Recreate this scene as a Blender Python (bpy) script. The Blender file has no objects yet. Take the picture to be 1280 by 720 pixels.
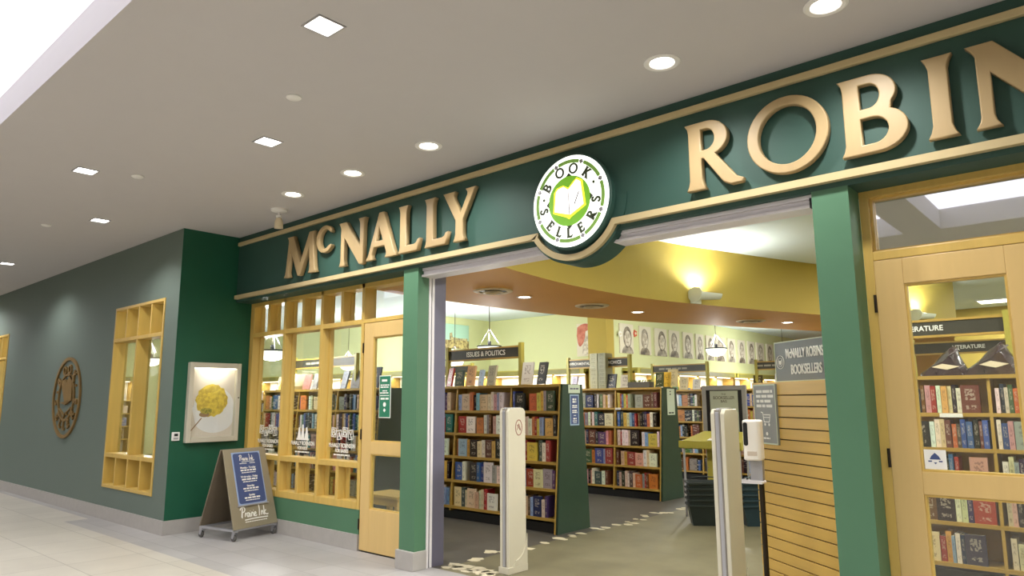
import bpy, math, random
from mathutils import Vector, Matrix
from math import sin, cos, pi, radians as R, atan2, hypot
C = bpy.context.scene.collection
rng = random.Random(7)

# ------------------------------------------------------------------ materials
def srgb(*c):
    return tuple(((v/255)/12.92 if v/255 <= .04045 else ((v/255+.055)/1.055)**2.4) for v in c)+(1,)
MATS = {}
def new_mat(name):
    m = bpy.data.materials.new(name); m.use_nodes = True
    nt = m.node_tree; b = nt.nodes['Principled BSDF']; MATS[name] = m
    return m, nt, b
def mat(name, rgb, rough=.5, metal=0, var=.12, scale=6, bump=0, stretch=(1,1,1), emit=0, spec=.5, coat=0):
    if name in MATS: return MATS[name]
    m, nt, b = new_mat(name)
    col = srgb(*rgb)
    b.inputs['Roughness'].default_value = rough; b.inputs['Metallic'].default_value = metal
    b.inputs['Specular IOR Level'].default_value = spec; b.inputs['Coat Weight'].default_value = coat
    tc = nt.nodes.new('ShaderNodeTexCoord'); mp = nt.nodes.new('ShaderNodeMapping')
    mp.inputs['Scale'].default_value = stretch
    nz = nt.nodes.new('ShaderNodeTexNoise'); nz.inputs['Scale'].default_value = scale; nz.inputs['Detail'].default_value = 4
    rp = nt.nodes.new('ShaderNodeMix'); rp.data_type = 'RGBA'
    rp.inputs['A'].default_value = tuple(v*(1-var) for v in col[:3])+(1,)
    rp.inputs['B'].default_value = tuple(min(1, v*(1+var)) for v in col[:3])+(1,)
    nt.links.new(tc.outputs['Object'], mp.inputs['Vector']); nt.links.new(mp.outputs['Vector'], nz.inputs['Vector'])
    nt.links.new(nz.outputs['Fac'], rp.inputs['Factor']); nt.links.new(rp.outputs['Result'], b.inputs['Base Color'])
    if bump:
        bp = nt.nodes.new('ShaderNodeBump'); bp.inputs['Strength'].default_value = bump; bp.inputs['Distance'].default_value = .01
        nt.links.new(nz.outputs['Fac'], bp.inputs['Height']); nt.links.new(bp.outputs['Normal'], b.inputs['Normal'])
    if emit:
        b.inputs['Emission Color'].default_value = col; b.inputs['Emission Strength'].default_value = emit
    return m
def wood(name, rgb, rough=.4, axis='z', var=.16):
    s = {'z': (9, 9, .7), 'x': (.7, 9, 9), 'y': (9, .7, 9)}[axis]
    return mat(name, rgb, rough, var=var, scale=2.2, stretch=s, bump=.03)
def glass(name, refl, tint=(1,1,1)):
    m, nt, b = new_mat(name); nt.nodes.remove(b)
    out = nt.nodes['Material Output']
    tr = nt.nodes.new('ShaderNodeBsdfTransparent'); tr.inputs['Color'].default_value = tint+(1,)
    gl = nt.nodes.new('ShaderNodeBsdfGlossy'); gl.inputs['Roughness'].default_value = .02
    fr = nt.nodes.new('ShaderNodeFresnel'); fr.inputs['IOR'].default_value = 1.5
    ge = nt.nodes.new('ShaderNodeNewGeometry'); im = nt.nodes.new('ShaderNodeMapRange'); im.inputs['To Min'].default_value = 1.5; im.inputs['To Max'].default_value = 1/1.5
    nt.links.new(ge.outputs['Backfacing'], im.inputs['Value']); nt.links.new(im.outputs[0], fr.inputs['IOR'])
    ad = nt.nodes.new('ShaderNodeMath'); ad.operation = 'ADD'; ad.inputs[1].default_value = refl; ad.use_clamp = True
    mx = nt.nodes.new('ShaderNodeMixShader')
    nt.links.new(fr.outputs[0], ad.inputs[0]); nt.links.new(ad.outputs[0], mx.inputs[0])
    nt.links.new(tr.outputs[0], mx.inputs[1]); nt.links.new(gl.outputs[0], mx.inputs[2]); nt.links.new(mx.outputs[0], out.inputs[0])
    return m
def brickfloor(name, rgb, rgb2, mortar, w, h, rough=.3, ms=.004, rot=0):
    m, nt, b = new_mat(name)
    tc = nt.nodes.new('ShaderNodeTexCoord'); mp = nt.nodes.new('ShaderNodeMapping'); mp.inputs['Rotation'].default_value = (0,0,rot)
    br = nt.nodes.new('ShaderNodeTexBrick'); br.offset = 0
    br.inputs['Color1'].default_value = srgb(*rgb); br.inputs['Color2'].default_value = srgb(*rgb2); br.inputs['Mortar'].default_value = srgb(*mortar)
    br.inputs['Scale'].default_value = 1; br.inputs['Brick Width'].default_value = w; br.inputs['Row Height'].default_value = h; br.inputs['Mortar Size'].default_value = ms
    nz = nt.nodes.new('ShaderNodeTexNoise'); nz.inputs['Scale'].default_value = 2.5; nz.inputs['Detail'].default_value = 6
    mx = nt.nodes.new('ShaderNodeMix'); mx.data_type = 'RGBA'; mx.blend_type = 'MULTIPLY'; mx.inputs['Factor'].default_value = .25
    nt.links.new(tc.outputs['Object'], mp.inputs[0]); nt.links.new(mp.outputs[0], br.inputs['Vector']); nt.links.new(mp.outputs[0], nz.inputs['Vector'])
    nt.links.new(br.outputs['Color'], mx.inputs['A']); nt.links.new(nz.outputs['Fac'], mx.inputs['B']); nt.links.new(mx.outputs['Result'], b.inputs['Base Color'])
    b.inputs['Roughness'].default_value = rough
    return m
def emis(name, rgb, s):
    m, nt, b = new_mat(name)
    b.inputs['Base Color'].default_value = srgb(*rgb); b.inputs['Emission Color'].default_value = srgb(*rgb); b.inputs['Emission Strength'].default_value = s
    b.inputs['Roughness'].default_value = .5
    return m
def cover_mat(name, use_attr):
    """printed book cover: base colour from the object (or the face attribute), lighter or darker title blocks"""
    m, nt, b = new_mat(name); N = nt.nodes.new; L = nt.links.new
    if use_attr:
        src = N('ShaderNodeAttribute'); src.attribute_name = 'print_colour'; base = src.outputs['Color']; rnd = None
    else:
        src = N('ShaderNodeObjectInfo'); base = src.outputs['Color']; rnd = src.outputs['Random']
    tc = N('ShaderNodeTexCoord'); mp = N('ShaderNodeMapping')
    coord = tc.outputs['Object' if use_attr else 'Generated']
    L(coord, mp.inputs['Vector'])
    if rnd:
        cb = N('ShaderNodeCombineXYZ'); ml = N('ShaderNodeMath'); ml.operation = 'MULTIPLY'; ml.inputs[1].default_value = 37
        L(rnd, ml.inputs[0]); L(ml.outputs[0], cb.inputs[0]); L(ml.outputs[0], cb.inputs[2]); L(cb.outputs[0], mp.inputs['Location'])
    mp.inputs['Scale'].default_value = (9, 9, 30) if use_attr else (5, .3, 8)
    nz = N('ShaderNodeTexNoise'); nz.inputs['Scale'].default_value = 1.3; nz.inputs['Detail'].default_value = 1
    L(mp.outputs[0], nz.inputs['Vector'])
    st = N('ShaderNodeMath'); st.operation = 'GREATER_THAN'; st.inputs[1].default_value = .6 if use_attr else .5; L(nz.outputs['Fac'], st.inputs[0])
    if not use_attr:
        sp = N('ShaderNodeSeparateXYZ'); L(coord, sp.inputs[0])
        def box_mask(sock, c, hw):
            a = N('ShaderNodeMath'); a.operation = 'COMPARE'; a.inputs[1].default_value = c; a.inputs[2].default_value = hw; L(sock, a.inputs[0]); return a.outputs[0]
        def op(o, a, b_):
            q = N('ShaderNodeMath'); q.operation = o; L(a, q.inputs[0]); L(b_, q.inputs[1]); return q.outputs[0]
        mask = op('MULTIPLY', box_mask(sp.outputs[0], .5, .27), op('MAXIMUM', box_mask(sp.outputs[2], .66, .2), box_mask(sp.outputs[2], .2, .07)))
        st_o = op('MULTIPLY', st.outputs[0], mask)
    else: st_o = st.outputs[0]
    bw = N('ShaderNodeRGBToBW'); L(base, bw.inputs[0])
    gt = N('ShaderNodeMath'); gt.operation = 'LESS_THAN'; gt.inputs[1].default_value = .22; L(bw.outputs[0], gt.inputs[0])
    ink = N('ShaderNodeMix'); ink.data_type = 'RGBA'; ink.inputs['A'].default_value = srgb(60,40,45); ink.inputs['B'].default_value = srgb(225,215,195)
    L(gt.outputs[0], ink.inputs['Factor'])
    fc = N('ShaderNodeMath'); fc.operation = 'MULTIPLY'; fc.inputs[1].default_value = .42 if not use_attr else .45; L(st_o, fc.inputs[0])
    mx = N('ShaderNodeMix'); mx.data_type = 'RGBA'; L(fc.outputs[0], mx.inputs['Factor']); L(base, mx.inputs['A']); L(ink.outputs['Result'], mx.inputs['B'])
    L(mx.outputs['Result'], b.inputs['Base Color']); b.inputs['Roughness'].default_value = .38
    return m
def sketch_mat(name, a, bcol, scale=9):
    m, nt, b = new_mat(name); N = nt.nodes.new; L = nt.links.new
    tc = N('ShaderNodeTexCoord'); nz = N('ShaderNodeTexNoise'); nz.inputs['Scale'].default_value = scale; nz.inputs['Detail'].default_value = 6
    mx = N('ShaderNodeMix'); mx.data_type = 'RGBA'; mx.inputs['A'].default_value = srgb(*a); mx.inputs['B'].default_value = srgb(*bcol)
    cr = N('ShaderNodeValToRGB'); cr.color_ramp.elements[0].position = .4; cr.color_ramp.elements[1].position = .6
    L(tc.outputs['Object'], nz.inputs['Vector']); L(nz.outputs['Fac'], cr.inputs[0]); L(cr.outputs[0], mx.inputs['Factor']); L(mx.outputs['Result'], b.inputs['Base Color'])
    b.inputs['Roughness'].default_value = .7
    return m

GREEN = mat('green_paint', (34,88,62), .42, var=.08, scale=3, spec=.6)
GREENP = mat('green_paint_on_return', (14,84,58), .6, var=.12, scale=4)
GREENF = mat('deep_green_fascia_paint', (44,78,68), .6, var=.1, scale=2)
GREENL = mat('pillar_green_paint', (76,118,88), .5, var=.08, scale=3)
GREENW = mat('grey_green_wall_colour', (104,117,108), .6, var=.03, scale=1.5, spec=.3)  # greyer base colour than the return wall
GOLD = wood('gold_letter_paint', (172,148,106), .45, 'z', .07)
GOLDR = mat('gold_rail_paint', (194,176,132), .45, var=.06)
MAPLE = wood('maple_frame', (205,172,90), .38, 'z')
MAPLEX = wood('maple_rail', (205,172,90), .38, 'x')
DOORW = wood('maple_door', (212,180,116), .38, 'z', .08)
SHELFW = wood('oak_shelf', (176,142,64), .45, 'x')
CEIL = mat('ceiling_paint', (194,190,189), .85, var=.02)
WHITE = mat('white_paint', (232,230,226), .6, var=.02)
SHOPCEIL = mat('shop_ceiling_paint', (218,232,234), .85, var=.02)
PGREEN = mat('pale_green_wall_paint', (204,208,158), .8, var=.04, scale=1)
YELL = mat('mustard_wall_paint', (174,151,64), .75, var=.04, scale=1)
BROWN = mat('brown_soffit_paint', (214,156,62), .7, var=.06, scale=1.5)
BASEB = mat('grey_stone_base', (168,164,158), .45, var=.1, scale=14)
TILE = brickfloor('beige_floor_tile', (192,186,172), (200,194,180), (158,152,140), .61, .61, .4)
GTILE = brickfloor('grey_floor_tile', (164,161,158), (174,171,168), (150,148,144), .61, .305, .5)
DTILE = mat('dark_grey_inlay_tile', (120,116,116), .35, var=.12, scale=5)
CONC = mat('olive_concrete_floor', (112,106,80), .5, var=.36, scale=3.2)
CARPET = mat('dark_stained_concrete_floor', (80,76,68), .5, var=.34, scale=3)
CHIP = mat('pale_stone_chips', (205,195,165), .6, var=.15, scale=20)
METAL = mat('brushed_aluminium', (176,176,180), .38, metal=.6, var=.05)
TRACK = mat('painted_track_metal', (226,222,224), .45, metal=0, var=.04)
SLATE = mat('grey_violet_column_paint', (104,102,120), .5, var=.06)
BLACK = mat('black_plastic', (18,18,20), .45, var=.2)
DGREEN = mat('dark_green_laminate', (40,62,46), .4, var=.15, scale=5)
SIGNB = mat('dark_sign_board', (52,50,38), .5, var=.1)
WTEXT = mat('white_lettering', (240,238,230), .6, var=.01)
GREYS = mat('grey_sign_panel', (112,118,118), .5, var=.05)
NAVY = mat('slate_blue_print', (66,82,128), .5, var=.06)
TAUPE = mat('taupe_board_paint', (142,132,108), .5, var=.08)
TAUPED = mat('dark_board_back', (110,98,80), .6, var=.15)  # darker taupe than the front panel
RUBBER = mat('grey_rubber_wheel', (90,88,84), .6)
PLATEW = mat('cream_pedestal_plastic', (200,194,172), .45, var=.03)
OLIVE = mat('olive_yellow_laminate', (164,154,62), .5, var=.08)
GREENSTK = mat('green_notice_print', (38,120,88), .5, var=.05)
MINT = mat('pale_green_card', (196,206,184), .6, var=.04)
CREAM = mat('cream_card', (220,206,176), .6, var=.04)
BRONZE = mat('dark_bronze_tube', (52,44,34), .4, metal=.6)
GLASS = glass('clear_glass', .0, (.97,.98,.97))
GLASSD = glass('door_glass', .03, (.9,.92,.9))
GLASST = glass('coated_transom_glass', .35, (.8,.8,.78))
LEDW = emis('lamp_diffuser', (255,250,240), 9)
PANELW = emis('luminous_ceiling', (240,240,250), 1.25)
BOOKM = cover_mat('printed_cover', False)
BOOKA = cover_mat('printed_cover_far', True)
PAGES = mat('paper_pages', (222,212,186), .8, var=.08, scale=40, stretch=(8,1,1))

# ------------------------------------------------------------------ mesh builder
class MB:
    def __init__(s): s.v=[]; s.f=[]; s.m=[]; s.mi=0; s.c=[]; s.col=None
    def add(s, vs, fs):
        o=len(s.v); s.v+= [tuple(p) for p in vs]
        for f in fs: s.f.append([i+o for i in f]); s.m.append(s.mi); s.c.append(s.col)
        return s
    def box(s,x0,x1,y0,y1,z0,z1):
        return s.add([(x0,y0,z0),(x1,y0,z0),(x1,y1,z0),(x0,y1,z0),(x0,y0,z1),(x1,y0,z1),(x1,y1,z1),(x0,y1,z1)],
            [(3,2,1,0),(4,5,6,7),(0,1,5,4),(1,2,6,5),(2,3,7,6),(3,0,4,7)])
    def prism(s, poly, a, b, ax='y'):
        """poly: 2-D points; extruded from a to b along ax ('y': (x,z), 'z': (x,y), 'x': (y,z))"""
        def P(p,t): return {'y':(p[0],t,p[1]),'z':(p[0],p[1],t),'x':(t,p[0],p[1])}[ax]
        n=len(poly); area=sum(poly[i][0]*poly[(i+1)%n][1]-poly[(i+1)%n][0]*poly[i][1] for i in range(n))
        flip=(area<0) ^ (ax=='y')
        if a>b: a,b=b,a
        vs=[P(p,a) for p in poly]+[P(p,b) for p in poly]
        fs=[list(range(n-1,-1,-1)), list(range(n,2*n))]+[(i,(i+1)%n,n+(i+1)%n,n+i) for i in range(n)]
        if flip: fs=[list(reversed(f)) for f in fs]
        return s.add(vs,fs)
    def ribbon(s, pts, w, a, b, ax='y'):
        """constant-width band following a polyline"""
        n=len(pts); L=[];Rr=[]
        for i,p in enumerate(pts):
            d0=Vector(pts[i])-Vector(pts[i-1]) if i>0 else Vector(pts[1])-Vector(pts[0])
            d1=Vector(pts[i+1])-Vector(pts[i]) if i<n-1 else d0
            d0.normalize(); d1.normalize(); t=(d0+d1); t=t.normalized() if t.length>1e-6 else d0
            nn=Vector((-t.y,t.x)); k=1/max(.5,nn.dot(Vector((-d0.y,d0.x))))
            L.append((p[0]+nn.x*w/2*k,p[1]+nn.y*w/2*k)); Rr.append((p[0]-nn.x*w/2*k,p[1]-nn.y*w/2*k))
        for i in range(n-1): s.prism([L[i],L[i+1],Rr[i+1],Rr[i]],a,b,ax)
        return s
    def tube(s, pts, r, n=8, rs=None):
        pts=[Vector(p) for p in pts]; rings=[]
        for i,p in enumerate(pts):
            t=(pts[min(i+1,len(pts)-1)]-pts[max(i-1,0)]).normalized()
            up=Vector((0,0,1)) if abs(t.z)<.9 else Vector((1,0,0))
            a=t.cross(up).normalized(); b=t.cross(a); rr=rs[i] if rs else r
            rings.append([p+a*cos(2*pi*k/n)*rr+b*sin(2*pi*k/n)*rr for k in range(n)])
        vs=[q for g in rings for q in g]; fs=[]
        for i in range(len(pts)-1):
            for k in range(n): fs.append((i*n+k,i*n+(k+1)%n,(i+1)*n+(k+1)%n,(i+1)*n+k))
        fs+=[list(range(n)),list(range((len(pts)-1)*n,len(pts)*n))[::-1]]
        fs=[list(reversed(f)) for f in fs]
        return s.add(vs,fs)
    def lathe(s, prof, c=(0,0,0), n=24, ax='z'):
        """prof: (radius, height) pairs"""
        vs=[];fs=[]
        for r,h in prof:
            for k in range(n):
                a=2*pi*k/n; q={'z':(r*cos(a),r*sin(a),h),'y':(r*cos(a),h,r*sin(a)),'x':(h,r*cos(a),r*sin(a))}[ax]
                vs.append((c[0]+q[0],c[1]+q[1],c[2]+q[2]))
        for i in range(len(prof)-1):
            for k in range(n): fs.append((i*n+k,i*n+(k+1)%n,(i+1)*n+(k+1)%n,(i+1)*n+k))
        if prof[0][0]<.01: fs.append(list(range(n))[::-1])
        if prof[-1][0]<.01: fs.append(list(range((len(prof)-1)*n,len(prof)*n)))
        if ax=='y': fs=[list(reversed(f)) for f in fs]
        return s.add(vs,fs)
    def build(s, name, mats, parent=None, smooth=False, bevel=0, loc=None, rot=None):
        me=bpy.data.meshes.new(name); me.from_pydata(s.v,[],s.f)
        mats=mats if isinstance(mats,(list,tuple)) else [mats]
        for m in mats: me.materials.append(m)
        me.polygons.foreach_set('material_index', s.m)
        if smooth:
            me.polygons.foreach_set('use_smooth',[True]*len(s.f))
        if any(c is not None for c in s.c):
            at=me.color_attributes.new('print_colour','FLOAT_COLOR','CORNER'); k=0
            for f,c in zip(s.f,s.c):
                for _ in f: at.data[k].color=c or (.5,.5,.5,1); k+=1
        me.validate(); me.update()
        o=bpy.data.objects.new(name,me); C.objects.link(o); o.parent=parent
        if loc: o.location=loc
        if rot: o.rotation_euler=rot
        if smooth:
            md=o.modifiers.new('edges','EDGE_SPLIT'); md.split_angle=R(35)
        if bevel:
            md=o.modifiers.new('bevel','BEVEL'); md.width=bevel; md.segments=2; md.limit_method='ANGLE'
        return o
def box(name,m,x0,x1,y0,y1,z0,z1,parent=None,bevel=0):
    return MB().box(x0,x1,y0,y1,z0,z1).build(name,m,parent,bevel=bevel)
def tag(o,label,cat,group=None,kind=None):
    o['label']=label; o['category']=cat
    if group: o['group']=group
    if kind: o['kind']=kind
    return o
def struct(o,label,cat): return tag(o,label,cat,kind='structure')
def thing(name,label,cat,loc=(0,0,0),rz=0,group=None,kind=None):
    o=bpy.data.objects.new(name,None); o.empty_display_size=.1; C.objects.link(o)
    o.location=loc; o.rotation_euler=(0,0,rz); return tag(o,label,cat,group,kind)
def copy_tree(o,parent=None):
    c=o.copy(); C.objects.link(c); c.parent=parent
    for ch in [k for k in bpy.data.objects if k.parent==o]: copy_tree(ch,c)
    return c
def part_label(o,l): o['label']=l; return o

def curve_mesh(name, loops, depth, bevel, m, parent=None, loc=(0,0,0), off=0):
    """filled outline(s) with holes, thickness depth, standing in the XZ plane, front towards -Y"""
    cu=bpy.data.curves.new(name,'CURVE'); cu.dimensions='2D'; cu.fill_mode='BOTH'; cu.extrude=depth/2-bevel; cu.bevel_depth=bevel; cu.bevel_resolution=1; cu.offset=off
    for lp in loops:
        sp=cu.splines.new('POLY'); sp.points.add(len(lp)-1); sp.use_cyclic_u=True
        for i,p in enumerate(lp): sp.points[i].co=(p[0],p[1],0,1)
    tmp=bpy.data.objects.new('tmp',cu); me=bpy.data.meshes.new_from_object(tmp); bpy.data.objects.remove(tmp); bpy.data.curves.remove(cu)
    me.transform(Matrix.Rotation(pi/2,4,'X')); me.name=name
    me.materials.clear(); me.materials.append(m)
    o=bpy.data.objects.new(name,me); C.objects.link(o); o.parent=parent; o.location=loc
    return o
def text(body,size,m,parent,loc,depth=.002,sx=1,name='lettering',align='CENTER',bold=0,fit=0):
    cu=bpy.data.curves.new(name,'FONT'); cu.body=body; cu.size=size; cu.extrude=depth/2; cu.align_x=align; cu.align_y='CENTER'; cu.offset=bold
    tmp=bpy.data.objects.new('tmp',cu); me=bpy.data.meshes.new_from_object(tmp); bpy.data.objects.remove(tmp); bpy.data.curves.remove(cu)
    if fit:
        xs_=[v.co.x for v in me.vertices]; sx=fit/(max(xs_)-min(xs_))
    me.transform(Matrix.Rotation(pi/2,4,'X')@Matrix.Diagonal((sx,1,1,1))); me.name=name; me.materials.clear(); me.materials.append(m)
    o=bpy.data.objects.new(name,me); C.objects.link(o); o.parent=parent; o.location=loc
    return o
def bars(parent, m, rows, y, name='printed_lines', th=.0015):
    """unreadably small print as rows of word-length dashes; rows: (z, height, x0, x1)"""
    b=MB(); r=random.Random(len(rows)*13+int(abs(rows[0][0])*1000))
    for z,h,x0,x1 in rows:
        x=x0
        while x<x1-h*.5:
            w=min(h*r.uniform(1.6,4.2), x1-x); b.box(x,x+w,y-th,y,z-h/2,z+h/2); x+=w+h*.6
    return b.build(name,m,parent)

# ------------------------------------------------------------------ glyphs (cap height 1)
def arc(cx,cy,rx,ry,a0,a1,n=14): return [(cx+rx*cos(R(a0+(a1-a0)*i/n)),cy+ry*sin(R(a0+(a1-a0)*i/n))) for i in range(n+1)]
def stroke(pts,w):
    n=len(pts);L=[];Q=[]
    for i,p in enumerate(pts):
        t=Vector(pts[min(i+1,n-1)])-Vector(pts[max(i-1,0)]); t.normalize(); ww=w(i/(n-1)) if callable(w) else w
        L.append((p[0]-t.y*ww/2,p[1]+t.x*ww/2)); Q.append((p[0]+t.y*ww/2,p[1]-t.x*ww/2))
    return L+Q[::-1]
def smooth_path(pts,k=6):
    out=[];n=len(pts)
    for i in range(n-1):
        p0,p1,p2,p3=[Vector(pts[max(0,min(n-1,j))]) for j in (i-1,i,i+1,i+2)]
        for s in range(k):
            t=s/k; out.append(tuple(.5*((2*p1)+(-p0+p2)*t+(2*p0-5*p1+4*p2-p3)*t*t+(-p0+3*p1-3*p2+p3)*t**3)))
    return out+[tuple(pts[-1])]
G={}
G['I']=[[(0,0),(.26,0),(.235,.05),(.212,.14),(.212,.86),(.235,.95),(.26,1),(0,1),(.025,.95),(.048,.86),(.048,.14),(.025,.05)]]
G['L']=[[(0,0),(.56,0),(.625,.22),(.59,.21),(.55,.15),(.48,.12),(.215,.12),(.215,.87),(.235,.95),(.26,1),(0,1),(.025,.95),(.045,.87),(.045,.12),(.025,.05)]]
G['N']=[[(0,0),(.2,0),(.17,.05),(.15,.13),(.15,.68),(.74,-.03),(.86,-.03),(.865,.88),(.885,.95),(.91,1),(.70,1),(.735,.95),(.755,.88),(.755,.32),(.21,1),(-.03,1),(.01,.95),(.045,.88),(.045,.12),(.03,.05)]]
G['M']=[[(0,0),(.2,0),(.165,.05),(.15,.12),(.235,.70),(.60,-.01),(.70,-.01),(1.06,.70),(1.115,.14),(1.10,.05),(1.06,0),(1.36,0),(1.32,.05),(1.295,.14),(1.20,.87),(1.205,.95),(1.25,1),(1.06,1),(.69,.27),(.35,1),(.10,1),(.145,.95),(.155,.87),(.055,.12),(.035,.05)]]
G['A']=[[(0,0),(.22,0),(.18,.04),(.175,.1),(.245,.27),(.625,.27),(.70,.1),(.69,.04),(.66,0),(1.02,0),(.97,.05),(.93,.12),(.57,1),(.43,1),(.41,.94),(.09,.12),(.05,.05)],[(.285,.37),(.58,.37),(.43,.75)]]
G['Y']=[[(.28,0),(.56,0),(.53,.05),(.51,.13),(.51,.42),(.78,.90),(.81,.96),(.84,1),(.62,1),(.66,.95),(.66,.89),(.46,.53),(.26,.89),(.26,.95),(.29,1),(0,1),(.03,.96),(.06,.90),(.335,.42),(.335,.13),(.31,.05)]]
G['R']=[[(0,0),(.26,0),(.235,.05),(.215,.13),(.215,.47),(.27,.46),(.56,.04),(.66,-.01),(.82,-.01),(.83,.03),(.74,.07),(.70,.12),(.42,.50)]+arc(.32,.74,.31,.26,-55,90)+[(0,1),(.03,.95),(.045,.87),(.045,.13),(.025,.05)],
        [(.215,.56),(.30,.56)]+arc(.30,.735,.155,.175,-90,90)+[(.215,.91)]]
G['B']=[[(0,0),(.38,0)]+arc(.40,.27,.34,.27,-90,62)+arc(.35,.76,.29,.24,-38,90)+[(0,1),(.03,.95),(.045,.87),(.045,.13),(.025,.05)],
        [(.215,.09),(.36,.09)]+arc(.36,.275,.19,.185,-90,90)+[(.215,.46)],[(.215,.56),(.33,.56)]+arc(.33,.735,.145,.175,-90,90)+[(.215,.91)]]
G['O']=[arc(.53,.5,.53,.53,0,352,44),arc(.53,.5,.40,.43,0,352,44)]
G['C']=[arc(.5,.5,.5,.53,48,318,30)+[(.90,.20),(.86,.22)]+arc(.52,.5,.345,.42,312,52,30)+[(.80,.80),(.86,.74),(.90,.78)]]
G['E']=[[(0,0),(.55,0),(.6,.22),(.55,.2),(.5,.1),(.215,.1),(.215,.46),(.42,.46),(.46,.4),(.46,.62),(.42,.55),(.215,.55),(.215,.9),(.48,.9),(.53,.8),(.57,.8),(.55,1),(0,1),(.045,.9),(.045,.1)]]
G['K']=[[(0,0),(.26,0),(.215,.1),(.215,.48),(.56,.04),(.5,0),(.82,0),(.78,.04),(.36,.53),(.66,.93),(.74,1),(.46,1),(.52,.95),(.215,.58),(.215,.9),(.26,1),(0,1),(.045,.9),(.045,.1)]]
G['S']=[stroke(smooth_path([(.46,.82),(.38,.93),(.25,.95),(.12,.87),(.1,.74),(.18,.62),(.32,.52),(.44,.41),(.47,.27),(.4,.11),(.27,.05),(.13,.07),(.04,.2)],4),.13)]
def glyph(ch,h,w=None):
    """outline loops scaled to cap height h (and width w), left edge at x = 0"""
    src=G[ch]; x0=min(p[0] for p in src[0]); x1=max(p[0] for p in src[0]); sx=h if w is None else w/(x1-x0)
    return [[((p[0]-x0)*sx,p[1]*h) for p in lp] for lp in src], (x1-x0)*sx

# ------------------------------------------------------------------ camera (measured)
cam=bpy.data.cameras.new('camera'); co=bpy.data.objects.new('camera',cam); C.objects.link(co)
r_=Vector((0.75046319,0.66088962,-0.0054701)); f_=Vector((-0.65193961,0.74160861,0.15808674))
u_=r_.cross(f_).normalized(); f_=u_.cross(r_).normalized()
M=Matrix(((r_.x,u_.x,-f_.x,0),(r_.y,u_.y,-f_.y,-4.130444),(r_.z,u_.z,-f_.z,1.42),(0,0,0,1)))
co.matrix_world=M; cam.sensor_width=36; cam.lens=879.205/1280*36; cam.clip_start=.05; cam.clip_end=200
bpy.context.scene.camera=co

ZC=3.412; YL=-.68; XR=-8.08
# ------------------------------------------------------------------ shell: mall side
def grid_slab(name,m,x0,x1,y0,y1,z0,z1,holes,plane='xy'):
    """slab with rectangular openings; plane 'xy' holes (x0,x1,y0,y1); plane 'xz' holes (x0,x1,z0,z1)"""
    a0,a1,b0,b1=(x0,x1,y0,y1) if plane=='xy' else (x0,x1,z0,z1)
    xs=sorted({a0,a1}|{min(max(h[i],a0),a1) for h in holes for i in (0,1)}); ys=sorted({b0,b1}|{min(max(h[i],b0),b1) for h in holes for i in (2,3)})
    mb=MB()
    for i in range(len(xs)-1):
        run=None
        for j in range(len(ys)-1):
            cx=(xs[i]+xs[i+1])/2; cy=(ys[j]+ys[j+1])/2
            if any(h[0]<cx<h[1] and h[2]<cy<h[3] for h in holes):
                if run is not None: cells(mb,xs[i],xs[i+1],run,ys[j],plane,y0,y1,z0,z1); run=None
            elif run is None: run=ys[j]
        if run is not None: cells(mb,xs[i],xs[i+1],run,ys[-1],plane,y0,y1,z0,z1)
    return mb.build(name,m)
def cells(mb,a,b,c,d,plane,y0,y1,z0,z1):
    if plane=='xy': mb.box(a,b,c,d,z0,z1)
    else: mb.box(a,b,y0,y1,c,d)

struct(box('floor',TILE,-30,8,-10,-1.07,-.1,0),'beige tiled mall floor in front of the grey band','floor')
struct(box('floor',GTILE,-9.95,8,-1.07,.2,-.1,0),'grey tiled band of mall floor along the shopfront','floor')
struct(MB().box(-30,-9.95,-1.07,-.8,-.1,0).build('floor',TILE),'beige tile strip nearest the grey-green wall','floor')
struct(MB().box(-30,-9.95,-.8,-.5,-.1,0).build('floor',GTILE),'narrow grey tile strip along the grey-green wall','floor')
struct(MB().box(-14.6,-12.9,-1.45,-1.2,0,.002).build('floor',DTILE),'dark grey inlay in the beige mall floor at far left','floor')
coffers=[(-9,-1.95,-4.85,-2.94),(-1.55,6,-4.85,-2.94),(-20,-10,-4.85,-2.94)]
sq=[(-3.067,-2.16),(-4.849,-1.469),(-6.654,-2.164),(-8.406,-1.46),(-12.045,-1.458),(-10.3,-2.16)]
rd=[(-.987,-.562),(-1.924,-.572),(-3.999,-.572),(-4.994,-.572),(-5.955,-.572)]
holes=list(coffers)
for x,y in sq: holes.append((x-.078,x+.078,y-.078,y+.078))
for x,y in rd: holes.append((x-.075,x+.075,y-.075,y+.075))
struct(grid_slab('ceiling',CEIL,-30,8,-10,.2,ZC,ZC+.24,holes),'taupe mall ceiling with square and round lights','ceiling')
for i,(x0,x1,y0,y1) in enumerate(coffers):
    MBc=MB().box(x0-.3,x1+.3,y0-.3,y1+.3,4.05,4.1)
    for a in ((x0-.3,x1+.3,y0-.32,y0-.3),(x0-.3,x1+.3,y1+.3,y1+.32),(x0-.32,x0-.3,y0-.3,y1+.3),(x1+.3,x1+.32,y0-.3,y1+.3)): MBc.box(*a,ZC+.24,4.05)
    where=['glowing white recess in the mall ceiling at top left','glowing white ceiling recess mirrored in the glass above the right door','glowing white ceiling recess farther along the mall'][i]
    struct(MBc.build('ceiling',PANELW),where,'ceiling recess')
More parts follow.
